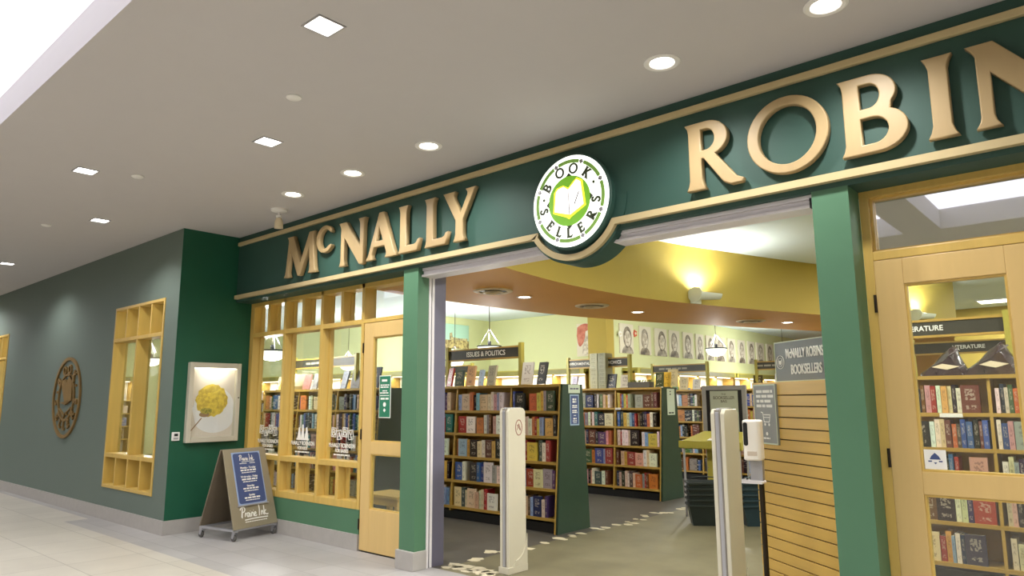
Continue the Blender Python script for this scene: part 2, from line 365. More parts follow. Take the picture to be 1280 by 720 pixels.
# left wall (projects towards the mall) with two display windows
W2=(-9.93,-8.43,.38,2.635); W3=(-16.37,-14.87,.38,2.635)
struct(grid_slab('wall_left',GREENW,-30,XR-.005,YL,YL+.16,0,ZC,[W2,W3],'xz'),'grey-green wall with the round wooden emblem','wall')
struct(MB().box(XR-.16,XR,YL+.16,.36,0,ZC).box(XR-.005,XR,YL,YL+.16,0,ZC).build('wall_return',GREENP),'dark green return wall holding the pasta poster case','wall')
struct(box('baseboard_left',BASEB,-30,XR+.02,YL-.02,YL,0,.15),'grey stone base under the grey-green wall','baseboard')
struct(box('baseboard_return',BASEB,XR,XR+.02,YL,.2,0,.15),'grey stone base under the dark green return wall','baseboard')
# fascia
fa=MB().box(XR,8,0,.34,2.61,ZC)
cx,cz=-3.0,2.868
fa.prism(arc(cx,cz,.455,.455,180,360,36),-.012,.2)
struct(fa.build('wall_front',GREENF),'deep green fascia across the shopfront carrying the gold letters','wall')
struct(box('wall_front',GREENL,XR,-5.80,.2,.34,.15,.38),'green painted wall strip under the left shop windows','wall')
struct(box('baseboard_front',BASEB,XR,-5.80,.185,.34,0,.15),'grey stone base under the left shop windows','baseboard')
struct(box('wall_front',GREENL,.6,8,0,.34,0,2.61),'green wall beyond the right door','wall')
# gold rails
struct(box('trim_1',GOLDR,XR+.03,8,-.035,0,3.295,3.34,bevel=.006),'upper gold rail along the fascia','trim')
a0=math.degrees(math.asin((2.665-cz)/.412))
path=[(XR+.03,2.665),(cx-.412*cos(R(a0))-.0,2.665)]+arc(cx,cz,.412,.412,180-a0,360+a0,34)+[(8,2.665)]
struct(MB().ribbon(path,.045,-.045,.0).build('trim_2',GOLDR),'lower gold rail that dips around the round lit sign','trim')
# pillars
for x0,x1,lb in ((-4.955,-4.755,'green pillar left of the shop entrance'),(-1.305,-1.105,'green pillar between the entrance and the right door')):
    p=thing('pillar',lb,'pillar',((x0+x1)/2,0,0),kind='structure'); w=(x1-x0)/2
    box('shaft',GREENL,-w,w,0,.13 if x0<-4 else .2,.13,2.612,p)
    box('plinth',BASEB,-w-.02,w+.015,-.025,.13 if x0<-4 else .2,0,.155,p,bevel=.004)
# rolling grille guides and head track
g=thing('grille_guide','pale metal grille guide beside the left green pillar','door track',(-4.755,.16,0),kind='structure')
MB().box(-.04,.006,-.028,-.002,0,2.56).box(-.04,.003,.012,.04,0,2.56).build('channel',TRACK,g); box('slot',BLACK,-.04,-.004,-.002,.012,0,2.56,g)
struct(box('pillar',SLATE,-4.95,-4.752,.2,.34,0,2.61),'slate grey post just inside the left grille guide','pillar')
struct(MB().box(-1.309,-1.305,.012,.03,0,2.61).build('grille_guide',TRACK),'thin pale metal edge on the right green pillar','door track')
hd=thing('grille_track','pale metal rolling grille track over the entrance','door track',(-3.03,.1,2.53),kind='structure')
MB().box(-1.73,1.725,-.05,.02,.055,.082).box(-1.73,1.725,-.035,.02,.02,.055).box(-1.73,1.725,-.06,.1,0,.02).build('housing',TRACK,hd,bevel=.003)
box('end_gap',BLACK,1.70,1.712,-.064,-.03,-.002,.058,hd)

# ------------------------------------------------------------------ shop windows
def frame_bars(mb,bars_):
    for b in bars_: mb.box(*b)
win=thing('window_1','wood-framed shop windows left of the entrance','window',(0,.2,0),kind='structure')
D=.15
v=MB(); xs=[-8.08,-7.30,-6.555,-5.815]
for x,w in ((-8.04,.08),(-7.30,.045),(-6.555,.045),(-5.825,.045)): v.box(x-w/2,x+w/2,0,D,.38,2.63)
v.box(-5.805,-4.95,0.0,D,2.20,2.24).box(-8.0,-4.95,0,D,2.565,2.63)
for a,b in ((-8.0,-7.3225),(-7.2775,-6.5775),(-6.5325,-5.8475)):
    v.box(a,b,0.001,D,2.195,2.245); v.box(a,b,0.001,D,.77,.825); v.box(a,b,-.004,D,.38,.45)
    m_=(a+b)/2; v.box(m_-.024,m_+.024,.002,D,2.245,2.565); v.box(m_-.024,m_+.024,.002,D,.45,.77)
v.build('window_frame',MAPLE,win,bevel=.003)
inn=MB()
for a,b in ((-8.0,-7.3225),(-7.2775,-6.5775),(-6.5325,-5.8475)):
    inn.box(a,a+.018,.09,D-.01,.825,2.195); inn.box(b-.018,b,.09,D-.01,.825,2.195)
    m_=(a+b)/2
    for p,q in ((a,m_-.024),(m_+.024,b)):
        for z0,z1 in ((2.245,2.565),(.45,.77)):
            inn.box(p,p+.014,.09,D-.01,z0,z1); inn.box(q-.014,q,.09,D-.01,z0,z1)
inn.build('glazing_bead',MAPLE,win)
for a,b in ((-8.0,-7.3225),(-7.2775,-6.5775),(-6.5325,-5.8475)):
    box('glass_pane',GLASS,a,b,.12,.126,.825,2.195,win)
    m_=(a+b)/2
    for p,q in ((a,m_-.024),(m_+.024,b)):
        for z0,z1 in ((2.245,2.565),(.45,.77)): box('glass_pane',GLASS,p,q,.12,.126,z0,z1,win)
box('glass_pane',GLASS,-5.80,-4.95,.12,.126,2.24,2.565,win)
# window decals, seen on the panes
def alpha_decal(x0,x1,kind):
    cxx=(x0+x1)/2-.095; d=MB(); y=.1195
    e=thing('window_decal','',''); del e['label']; del e['category']; e.parent=win; e.location=(cxx,0,0)
    if kind=='baby':
        for i,(ch,dx,dz,rt) in enumerate((('B',-.15,1.10,.08),('A',-.05,1.075,-.12),('B',.05,1.105,.06),('Y',.15,1.08,-.14))):
            q=thing('letter_block','',''); del q['label']; del q['category']; q.parent=e; q.location=(dx,y,dz); q.rotation_euler=(0,rt,0)
            # ring outline + letter joined as one sub-part
            b=MB()
            for s in ((-.045,-.036,-.05,.05),(.036,.045,-.05,.05),(-.045,.045,-.05,-.041),(-.045,.045,.041,.05)): b.box(s[0],s[1],-.001,0,s[2],s[3])
            bo=b.build('block_outline',WTEXT,None)
            lo,w=glyph(ch,.07,.062)
            lm=curve_mesh('letter',[[(p[0]-w/2,p[1]-.035) for p in l] for l in lo],.001,0,WTEXT)
            for o in (bo,lm): o.parent=e; o.location=(dx,y,dz); o.rotation_euler=(0,rt,0)
            bpy.data.objects.remove(q)
        t1,t2='McNALLY ROBINSON','FOR BABIES'
    else:
        b=MB()
        for dx,h in ((-.07,.12),(0,.15),(.075,.12)):
            b.prism([(dx-.035,1.02),(dx+.035,1.02),(dx+.022,1.02+h*.6),(dx+.012,1.02+h),(dx-.012,1.02+h),(dx-.02,1.02+h*.6)],y-.001,y)
        b.box(-.12,.12,y-.001,y,1.0,1.02).build('figures',WTEXT,e)
        t1,t2='McNALLY ROBINSON','FOR KIDS'
    text(t1,.062,WTEXT,e,(0,y,.965),.001,.78,bold=.0012); text(t2,.05,WTEXT,e,(0,y,.912),.001,.9,bold=.0012)
    bars(e,WTEXT,[(.872,.016,-.14,.14)],y)
for (a,b),k in zip(((-8.0,-7.3225),(-7.2775,-6.5775),(-6.5325,-5.8475)),('baby','kids','baby')): alpha_decal(a,b,k)

def display_window(name,label,x0,x1):
    w=thing(name,label,'window',(x0,YL,0),kind='structure'); W=x1-x0; z0,z1=.38,2.635; D2=.16
    b=MB().box(0,.035,-.012,D2,z0,z1).box(W-.035,W,-.012,D2,z0,z1).box(.035,W-.035,-.012,D2,z1-.035,z1).box(.035,W-.035,-.012,D2,z0,z0+.04)
    b.box(.035,W-.035,-.01,D2,2.19,2.235).box(.035,W-.035,-.01,D2,.75,.80).box(W/2-.022,W/2+.022,-.01,D2,.8,2.19)
    for k in (1,2,3):
        x=W*k/4; b.box(x-.014,x+.014,-.008,D2,2.235,2.60); b.box(x-.014,x+.014,-.008,D2,.42,.75)
    b.build('window_frame',MAPLE,w,bevel=.003)
    for p,q in ((.035,W/2-.022),(W/2+.022,W-.035)):
        box('glass_pane',GLASSD,p,q,D2-.03,D2-.024,.8,2.19,w)
    for z0_,z1_ in ((2.235,2.6),(.42,.75)): box('glass_pane',GLASSD,.035,W-.035,D2-.03,D2-.024,z0_,z1_,w)
    return w
display_window('window_2','wood-framed display window beside the wall corner',W2[0],W2[1])
display_window('window_3','wood-framed display window at the far left edge',W3[0],W3[1])

# doors
def make_door(name,label,x0,hinge):
    d=thing(name,label,'door',(x0,.2,0),kind='structure'); W=.76; t=.045
    b=MB().box(0,.145,.0,t,.012,2.195).box(W-.145,W,0,t,.012,2.195)
    for z0,z1 in ((2.05,2.195),(.917,1.035),(.012,.402)): b.box(.145,W-.145,0,t,z0,z1)
    b.build('door_leaf',DOORW,d,bevel=.003)
    bd=MB()
    for z0,z1 in ((1.035,2.05),(.402,.917)):
        bd.box(.145,.157,.008,t-.004,z0,z1).box(W-.157,W-.145,.008,t-.004,z0,z1).box(.157,W-.157,.008,t-.004,z0,z0+.012).box(.157,W-.157,.008,t-.004,z1-.012,z1)
    bd.build('glazing_bead',MAPLE,d)
    for z0,z1 in ((1.047,2.038),(.414,.905)): box('glass_pane',GLASSD,.157,W-.157,.02,.026,z0,z1,d)
    for z in (.25,1.1,1.95): MB().tube([(-.006 if hinge=='l' else W+.006,-.006,z-.05),(-.006 if hinge=='l' else W+.006,-.006,z+.05)],.008).build('hinge',BRONZE,d)
    return d
d1=make_door('door_1','light wooden glazed door left of the entrance pillar',-5.79,'l')
d2=make_door('door_2','wooden glazed door at the right edge of the picture',-1.055,'l')
# pull + notice on door 1
MB().tube([(.70,-.045,.95),(.70,-.045,1.25)],.011).tube([(.70,-.045,1.0),(.70,0,1.0)],.007).tube([(.70,-.045,1.2),(.70,0,1.2)],.007).build('door_handle',METAL,d1,smooth=True)
nt_=box('notice',GREENSTK,.245,.405,.015,.0195,1.27,1.66,d1); part_label(nt_,'green notice with white print')
MB().box(.238,.412,.017,.0197,1.262,1.668).build('notice_border',WTEXT,nt_)
bars(nt_,WTEXT,[(1.62,.022,.28,.37),(1.575,.012,.26,.39),(1.555,.012,.26,.39),(1.52,.010,.29,.36),(1.50,.012,.255,.39),(1.475,.008,.255,.39),(1.445,.018,.265,.385)],.0149)
MB().lathe([(.001,.0148),(.022,.0148),(.022,.0149),(.001,.0149)],(.325,0,1.39),20,'y').lathe([(.001,.0148),(.02,.0148),(.02,.0149),(.001,.0149)],(.325,0,1.335),4,'y').build('printed_seal',WTEXT,nt_)
s_=box('sticker',WTEXT,.16,.262,.014,.0195,1.05,1.15,d2); part_label(s_,'small white sticker with a blue arrow')
MB().prism([(.185,1.10),(.237,1.10),(.228,1.118),(.211,1.135),(.194,1.118)],.0132,.014).prism([(.203,1.085),(.219,1.085),(.211,1.075)],.0132,.014).box(.178,.195,.0132,.014,1.087,1.094).box(.227,.244,.0132,.014,1.087,1.094).build('arrow_print',NAVY,s_)
# frame and transom over the right door
w4=thing('window_4','wood-framed transom window above the right door','window',(-1.105,.2,0),kind='structure')
MB().box(0,.05,0,.12,0,2.63).box(.81,.86,0,.12,0,2.63).box(.05,.81,0,.12,2.57,2.63).box(.05,.81,0,.12,2.198,2.25).box(.86,1.705,0,.12,0,.1).box(.86,1.705,0,.12,2.57,2.63).box(.86,1.705,0,.12,2.198,2.25).box(1.655,1.705,0,.12,.1,2.63).build('window_frame',MAPLE,w4,bevel=.004)
MB().box(.05,.064,.03,.1,2.25,2.57).box(.796,.81,.03,.1,2.25,2.57).box(.064,.796,.03,.1,2.25,2.262).box(.064,.796,.03,.1,2.558,2.57).build('glazing_bead',MAPLEX,w4)
box('glass_pane',GLASST,.064,.796,.06,.066,2.262,2.558,w4)
box('glass_pane',GLASSD,.86,1.655,.06,.066,.1,2.198,w4); box('glass_pane',GLASST,.86,1.655,.06,.066,2.25,2.57,w4)

# ------------------------------------------------------------------ gold letters
for ch,x0,x1,z0,h,lb in (('M',-6.917,-6.319,2.77,.437,'large gold letter M that starts the shop name'),
    ('C',-6.314,-6.051,2.957,.262,'small raised gold letter c after the M'),
    ('N',-5.905,-5.49,2.762,.437,'gold letter N between the raised c and the A'),
    ('A',-5.453,-5.006,2.762,.437,'gold letter A in the left half of the shop name'),
    ('L',-4.968,-4.69,2.765,.430,'first of the two gold letters L'),
    ('L',-4.606,-4.322,2.765,.430,'second of the two gold letters L, next to the Y'),
    ('Y',-4.364,-3.993,2.762,.434,'gold letter Y left of the round lit sign'),
    ('R',-2.050,-1.686,2.757,.437,'gold letter R right of the round lit sign'),
    ('O',-1.637,-1.169,2.757,.437,'round gold letter O between the R and the B'),
    ('B',-1.095,-.768,2.757,.437,'gold letter B between the O and the I'),
    ('I',-.668,-.547,2.757,.432,'gold letter I near the right edge'),
    ('N',-.468,-.05,2.757,.432,'gold letter N cut by the right edge of the picture')):
    lo,w=glyph(ch,h,x1-x0)
    o=curve_mesh('sign_letter',lo,.05,.006,GOLD,None,(x0,-.035,z0)); tag(o,lb,'letter')

# ------------------------------------------------------------------ round signs
def round_sign(root,rad,y0,yface,ringm,letterm,discm,bookm,lit):
    """emblem in the XZ plane about the local origin; y0 back, yface front"""
    k=rad/.345; t=.004
    def ring(r0,r1,a,b,name,m,n=48):
        return curve_mesh(name,[arc(0,0,r1*k,r1*k,0,360-360/n,n-1),arc(0,0,r0*k,r0*k,0,360-360/n,n-1)],abs(b-a),0,m,root,(0,(a+b)/2,0))
    yl=yface-.001
    if lit:
        for i in range(8):
            sg=MB()
            a=22.5+i*45
            lo=arc(0,0,.312*k,.312*k,a+4.5,a+40.5,10)+arc(0,0,.286*k,.286*k,a+40.5,a+4.5,10)
            for j in range(10):
                sg.prism([lo[j],lo[j+1],lo[20-j],lo[21-j]],yl-t,yl)
            sg.build('ring_segment',ringm,root)
        for i in range(8):
            a=R(22.5+i*45); c_=(.30*k*cos(a),.30*k*sin(a)); s=.02*k
            MB().prism([(c_[0]+s*cos(a+j*pi/2),c_[1]+s*sin(a+j*pi/2)) for j in range(4)],yl-t,yl).build('diamond',METAL,root)
    else:
        ring(.318,.345,y0,yface,'outer_ring',ringm); ring(.185,.203,y0,yface,'inner_ring',ringm)
    for word,angs,out in (('BOOK',(146,110,80,48),1),('SELLERS',(190,222,247,270,295,325,352),-1)):
        for ch,a in zip(word,angs):
            lo,w=glyph(ch,.072*k); rot=R(a-90) if out>0 else R(a+90); r0=(.207 if out>0 else .275)*k
            pts=[]
            for l in lo:
                q=[]
                for p in l:
                    x,z=(p[0]-w/2)*1.0,p[1]
                    bx,bz=r0*cos(R(a)),r0*sin(R(a))
                    q.append((bx+x*cos(rot)-z*sin(rot),bz+x*sin(rot)+z*cos(rot)))
                pts.append(q)
            curve_mesh('ring_letter',pts,t if lit else yface-y0,0,letterm,root,(0,(yl-t/2) if lit else (y0+yface)/2,0),off=.003*k)
    dd=MB()
    for a in (169,24): dd.prism([(.24*k*cos(R(a))+.011*k*cos(R(j*30)),.243*k*sin(R(a))+.011*k*sin(R(j*30))) for j in range(12)],yl-t if lit else y0,yl if lit else yface)
    dd.build('ring_dots',letterm,root)
    if lit:
        for i in range(8):
            a=R(22.5+i*45+22.5); pts=[(.212*k*cos(a),.212*k*sin(a)),(.18*k*cos(a+.2),.18*k*sin(a+.2)),(.18*k*cos(a-.2),.18*k*sin(a-.2))]
            if i%2: MB().prism(pts,yl-t*.8,yl).build('star_point',letterm,root)
        ds=MB().lathe([(.001,yl-t),(.188*k,yl-t),(.188*k,yl),(.001,yl)],(0,0,0),48,'y').build('green_disc',discm,root)
    bt=yl-t*2 if lit else yface; bb=yl-t if lit else y0
    ol=[(-.125,.075),(-.10,.105),(-.045,.115),(-.002,.09),(.035,.125),(.07,.15),(.115,.125),(.14,-.055),(.02,-.115),(.0,-.13),(-.02,-.115),(-.135,-.07)]
    inl=[(-.105,.075),(-.085,.095),(-.04,.103),(-.002,.075),(.04,.11),(.068,.135),(.10,.115),(.122,-.045),(.01,-.10),(-.12,-.06)]
    sc=lambda L_:[(x*k*1.08,z*k*1.08) for x,z in L_]
    if lit:
        curve_mesh('book_edge',[sc(ol)],t,0,bookm[1],root,(0,yl-t*1.5,0)); curve_mesh('book_pages',[sc(inl)],t,0,bookm[0],root,(0,yl-t*2.5,0))
        MB().prism(sc([(-.003,.07),(.002,.07),(.012,-.1),(.004,-.1)]),yl-t*3.2,yl-t*3).prism(sc([(.085,.05),(.092,.045),(.05,-.045),(.046,-.03)]),yl-t*3.2,yl-t*3).build('book_fold',METAL,root)
    else:
        curve_mesh('book_shape',[sc([(x,z+.03) for x,z in ol if z>-.1]+[(0,-.06)])],yface-y0 if yface>y0 else y0-yface,0,bookm[0],root,(0,(y0+yface)/2,0))
        MB().ribbon(sc([(-.13,-.09),(-.02,-.14),(.13,-.08)]),.012*k,y0,yface).ribbon(sc([(-.02,-.16),(.02,-.12),(.06,-.135)]),.012*k,y0,yface).build('ribbon_mark',bookm[0],root)
lit_white=emis('lit_sign_face',(250,252,244),1.25); lit_green=emis('lit_green_acrylic',(112,172,44),.55); lit_seg=emis('lit_light_green_ring',(120,160,70),.3)
page_w=emis('lit_book_pages',(255,253,250),1.35); page_y=emis('lit_yellow_edge',(250,225,60),.9)
signletter=mat('dark_olive_sign_letter',(62,74,44),.5)
sg=thing('round_sign','round lit white and green book emblem sign on the fascia','sign',(-2.985,0,2.868))
MB().lathe([(.335,-.012),(.362,-.03),(.362,-.075),(.352,-.085),(.345,-.085)],(0,0,0),64,'y').build('housing',GREENF,sg,smooth=True)
MB().lathe([(.001,-.09),(.34,-.09),(.345,-.085),(.001,-.085)],(0,0,0),64,'y').build('lit_face',lit_white,sg)
round_sign(sg,.345,-.09,-.09,lit_seg,signletter,lit_green,(page_w,page_y),True)
EMB=wood('emblem_wood',(128,102,56),.5,'z')
em=thing('round_emblem','round wooden cut-out book emblem on the grey-green wall','emblem',(-11.55,YL,1.5))
round_sign(em,.575,-.025,-.001,EMB,EMB,EMB,(EMB,EMB),False)

ORD0=['first','second','third','fourth','fifth','sixth','seventh','eighth','ninth','tenth','eleventh','twelfth']
# ------------------------------------------------------------------ mall lights and ceiling fittings
def lamp(kind,name,loc,power,color=(1,.93,.82),size=.1,rot=(0,0,0),spot=110,parent=None,blend=.6):
    l=bpy.data.lights.new(name,kind); l.energy=power; l.color=color
    if kind=='SPOT': l.spot_size=R(spot); l.spot_blend=blend; l.shadow_soft_size=size
    elif kind=='POINT': l.shadow_soft_size=size
    else: l.shape='DISK'; l.size=size
    o=bpy.data.objects.new(name,l); C.objects.link(o); o.location=loc; o.rotation_euler=rot; o.parent=parent
    return o
for i,(x,y) in enumerate(sq):
    lb=['square ceiling light nearest the camera, near the top centre','square ceiling light above the shop name, second from the camera','square ceiling light in the row farther from the shopfront','small square ceiling light before the wall corner','farthest square ceiling light at the left edge','square ceiling light far along the outer row'][i]
    if i==5: continue
    l=thing('ceiling_light',lb,'ceiling light',(x,y,ZC),group='square recessed lights')
    MB().box(-.085,-.074,-.085,.085,-.006,.03).box(.074,.085,-.085,.085,-.006,.03).box(-.074,.074,-.085,-.074,-.006,.03).box(-.074,.074,.074,.085,-.006,.03).build('trim_ring',METAL,l)
    box('diffuser',LEDW,-.074,.074,-.074,.074,.004,.02,l)
    lamp('SPOT','beam',(0,0,-.02),70,(1,.985,.98),.06,(0,0,0),140,l)
for i,(x,y) in enumerate(rd):
    lb=['round recessed downlight at the top right edge','round recessed downlight above the letter R side','round recessed downlight above the letters LY','round recessed downlight above the letter A','round recessed downlight nearest the wall corner'][i]
    l=thing('downlight',lb,'ceiling light',(x,y,ZC),group='round recessed downlights')
    MB().lathe([(.072,.0),(.108,.0),(.108,-.004),(.095,-.010),(.076,-.006),(.072,.0)],n=32).build('trim_ring',WHITE,l,smooth=True)
    MB().lathe([(.072,0),(.06,.05),(.001,.05),(.001,.052),(.064,.052),(.076,0)],n=28).build('reflector',WHITE,l,smooth=True)
    MB().lathe([(.001,.012),(.062,.012),(.062,.03),(.001,.03)],n=24).build('diffuser',LEDW,l)
    lamp('SPOT','beam',(0,0,-.02),60,(1,.98,.96),.05,(0,0,0),150,l,.8)
for i,(x,y) in enumerate(((-7,-6.2),(-3.2,-6.2),(.8,-6.2),(4.4,-6.2),(-11.5,-6.2),(-16,-6.2),(-5,-8.6),(0,-8.6),(2.2,-1.8),(5.2,-1.8),(-16,-1.46),(-20,-1.46))):  # extra lamps added out of view to brighten the mall
    l=thing('ceiling_light','added out-of-view fill light in the mall ceiling, '+ORD0[i],'ceiling light',(x,y,ZC-.012),group='added mall fill lights')
    MB().box(-.16,.16,-.16,.16,0,.012).build('trim_ring',METAL,l); box('diffuser',LEDW,-.14,.14,-.14,.14,-.003,0,l)
    lamp('SPOT','beam',(0,0,-.02),230,(1,.98,.96),.14,(0,0,0),160,l)
for i,(x,y) in enumerate(((-3.98,-1.78),(-6.473,-1.805),(-9.06,-1.794))):
    l=thing('smoke_detector',['small white ceiling disc nearest the camera','small white ceiling disc between two square lights','small white ceiling disc farthest along the mall'][i],'detector',(x,y,ZC),group='white ceiling discs')
    MB().lathe([(.001,0),(.05,0),(.05,-.008),(.042,-.014),(.001,-.016)],n=24).build('cover',WHITE,l,smooth=True)
sp=thing('spotlight','small white spotlight hanging from the ceiling above the letter M','spotlight',(-6.554,-.367,ZC))
MB().lathe([(.001,0),(.085,0),(.08,-.018),(.03,-.03),(.001,-.03)],n=24).build('ceiling_plate',WHITE,sp,smooth=True)
MB().lathe([(.012,-.03),(.012,-.06),(.03,-.065),(.03,-.085),(.014,-.09),(.014,-.1)],n=16).build('swivel',WHITE,sp,smooth=True)
MB().tube([(0,0,-.09),(-.005,.005,-.13),(-.01,.01,-.2)],.04,14,[.025,.042,.045]).build('lamp_head',CREAM,sp,smooth=True)

# ------------------------------------------------------------------ poster case on the return wall
pc=thing('poster_case','pale metal wall case with a lit pasta photograph','poster case',(XR,-.225,.972),R(90))
W_,H_=.61,.90; ALU=mat('pale_case_metal',(196,190,172),.45,var=.04)
MB().box(-W_/2,-W_/2+.05,-.07,0,0,H_).box(W_/2-.05,W_/2,-.07,0,0,H_).box(-W_/2+.05,W_/2-.05,-.07,0,H_-.06,H_).box(-W_/2+.05,W_/2-.05,-.07,0,0,.06).build('case_frame',ALU,pc,bevel=.005)
pr=box('photograph',mat('cream_photo_paper',(224,214,204),.6,var=.05,scale=4),-W_/2+.05,W_/2-.05,-.012,0,.06,H_-.06,pc)
MB().prism(arc(.03,.26,.23,.16,200,345,18)+[(.255,.30),(.255,.40)]+arc(.02,.40,.24,.22,0,180,20)+[(-.235,.38)],-.014,-.012).build('plate_print',mat('photo_plate_white',(236,236,240),.4,var=.05),pr)
pasta=sketch_mat('photo_pasta',(232,206,84),(196,168,70),26)
MB().prism([( -.01+(.185+.012*sin(i*2.1))*cos(i*pi/16), .47+(.185+.012*cos(i*3.3))*sin(i*pi/16)) for i in range(32)],-.016,-.014).build('pasta_print',pasta,pr)
MB().ribbon([(-.235,.13),(-.16,.22),(-.12,.27)],.012,-.017,-.0162).prism(arc(-.09,.31,.06,.03,0,345,16),-.017,-.0162).build('fork_print',mat('photo_fork',(150,120,96),.4),pr)
MB().prism(arc(-.07,.35,.07,.035,0,345,16),-.0176,-.017).build('herb_print',sketch_mat('photo_herbs',(120,128,52),(190,170,80),40),pr)
box('light_bar',emis('case_led',(255,248,225),5),-W_/2+.06,W_/2-.06,-.05,-.03,H_-.072,H_-.06,pc)
box('cover_glass',GLASS,-W_/2+.05,W_/2-.05,-.06,-.056,.06,H_-.06,pc)
MB().lathe([(.001,-.074),(.008,-.074),(.008,-.07),(.001,-.07)],(W_/2-.02,0,.5),10,'y').build('lock',BRONZE,pc)
lamp('AREA','strip_light',(0,-.045,H_-.075),1.6,(1,.95,.82),.3,(R(12),0,0),parent=pc)
th=thing('thermostat','small white thermostat by the wall corner','thermostat',(XR,-.62,1.0),R(90))
box('body',WHITE,-.042,.042,-.022,0,0,.095,th,bevel=.005); box('screen',BLACK,-.02,.02,-.024,-.022,.05,.078,th); box('keypad',METAL,-.025,.025,-.0235,-.022,.015,.035,th)

# ------------------------------------------------------------------ A-board on casters
ab=thing('sandwich_board','wheeled taupe A-frame board with a blue hours panel','sign board',(-7.45,-.15,0),R(101))
HW=.285; YB_=.27; ang=math.atan(.255/.80)
def board_side(flip,m,name):
    rt=(-ang,0,0) if not flip else (-ang,0,pi)
    o=MB().prism([(-HW,0),(HW,0),(HW-.012,.84),(-HW+.012,.84)],-.012,.006).build(name,m,ab,bevel=.003)
    o.location=(0,-YB_,.115) if not flip else (0,YB_,.115)
    if flip: o.rotation_mode='XYZ'; o.rotation_euler=(-ang,0,pi)
    else: o.rotation_euler=(-ang,0,0)
    return o
fp=board_side(False,TAUPE,'front_panel'); bp_=board_side(True,TAUPED,'back_panel')
PB=mat('pale_blue_border',(150,170,205),.5)
bpnl=MB().box(-.185,.185,-.017,-.012,.235,.80).build('hours_panel',PB,fp)
def rr(x0,x1,z0,z1,r): return arc(x1-r,z1-r,r,r,0,90,4)+arc(x0+r,z1-r,r,r,90,180,4)+arc(x0+r,z0+r,r,r,180,270,4)+arc(x1-r,z0+r,r,r,270,360,4)
MB().prism(rr(-.172,.172,.25,.787,.025),-.019,-.017).build('blue_print',NAVY,bpnl)
MB().box(-.2,.2,-.026,-.012,.222,.236).build('panel_ledge',METAL,fp)
def script(parent,cx_,z,s,y,w):
    """hand-lettered Prairie Ink"""
    strokes=[[(0,.1),(.22,.98),(.05,.0)],[(-.08,.8),(.1,1.02),(.42,1.02),(.5,.8),(.36,.6),(.16,.55)],
      [(.42,.1),(.5,.42),(.48,.3),(.58,.44),(.64,.4)],[(.92,.42),(.78,.45),(.68,.25),(.76,.06),(.88,.2),(.94,.42),(.92,.1),(1.0,.05)],
      [(1.06,.42),(1.08,.1),(1.14,.05)],[(1.1,.6),(1.12,.62)],[(1.2,.05),(1.26,.42),(1.25,.3),(1.36,.44),(1.42,.4)],[(1.46,.42),(1.48,.1),(1.54,.05)],[(1.5,.6),(1.52,.62)],
      [(1.58,.22),(1.78,.3),(1.74,.44),(1.62,.38),(1.6,.12),(1.72,.04),(1.86,.14)],
      [(2.2,1.25),(2.26,.7),(2.16,.0)],[(2.42,.05),(2.48,.44),(2.47,.3),(2.6,.44),(2.66,.36),(2.66,.06)],[(2.84,.95),(2.8,.0)],[(3.06,.5),(2.84,.24),(3.1,.03),(3.3,.08)],[(.35,-.22),(1.6,-.17),(3.2,-.2)]]
    b=MB()
    for st in strokes:
        b.ribbon([(cx_+(p[0]-1.6)*s,z+p[1]*s) for p in (smooth_path(st,4) if len(st)>2 else st)],w,y-.0015,y)
    return b.build('script_lettering',WTEXT,parent)
script(fp,-.0,.105,.105,-.0122,.011)
bars(fp,WTEXT,[(.06,.008,-.13,.15)],-.0121)
script(bpnl,-.0,.705,.058,-.0192,.006)
bars(bpnl,WTEXT,[(.675,.007,-.1,-.01),(.675,.007,.03,.1)],-.0191)
y_=-.0192; zz=.628
for dd_ in ('Monday - Tuesday','Wednesday - Friday','Saturday','Sunday'):
    text(dd_,.03,WTEXT,bpnl,(0,y_,zz),.001,.9,bold=.0008); bars(bpnl,WTEXT,[(zz-.028,.015,-.10,.10),(zz-.053,.009,-.09,.09)],-.0191); zz-=.098
MB().box(-HW,-HW+.025,-YB_,YB_,.10,.122).box(HW-.025,HW,-YB_,YB_,.10,.122).box(-HW+.025,HW-.025,-YB_-.005,-YB_+.02,.10,.12).box(-HW+.025,HW-.025,YB_-.02,YB_+.005,.10,.12).build('base_rail',METAL,ab)
for sx in (-1,1):
    for sy in (-1,1):
        px_,py_=sx*(HW-.03),sy*(YB_-.01)
        c=MB().box(px_-.022,px_+.022,py_-.022,py_+.022,.092,.10).prism([(py_-.022,.092),(py_+.02,.092),(py_+.03,.034),(py_+.005,.028)],px_-.02,px_-.015,'x').prism([(py_-.022,.092),(py_+.02,.092),(py_+.03,.034),(py_+.005,.028)],px_+.015,px_+.02,'x').build('caster',METAL,ab)
        MB().lathe([(.001,-.013),(.03,-.013),(.034,-.008),(.034,.008),(.03,.013),(.001,.013)],(px_,py_+.014,.034),20,'x').build('wheel',RUBBER,c,smooth=True)

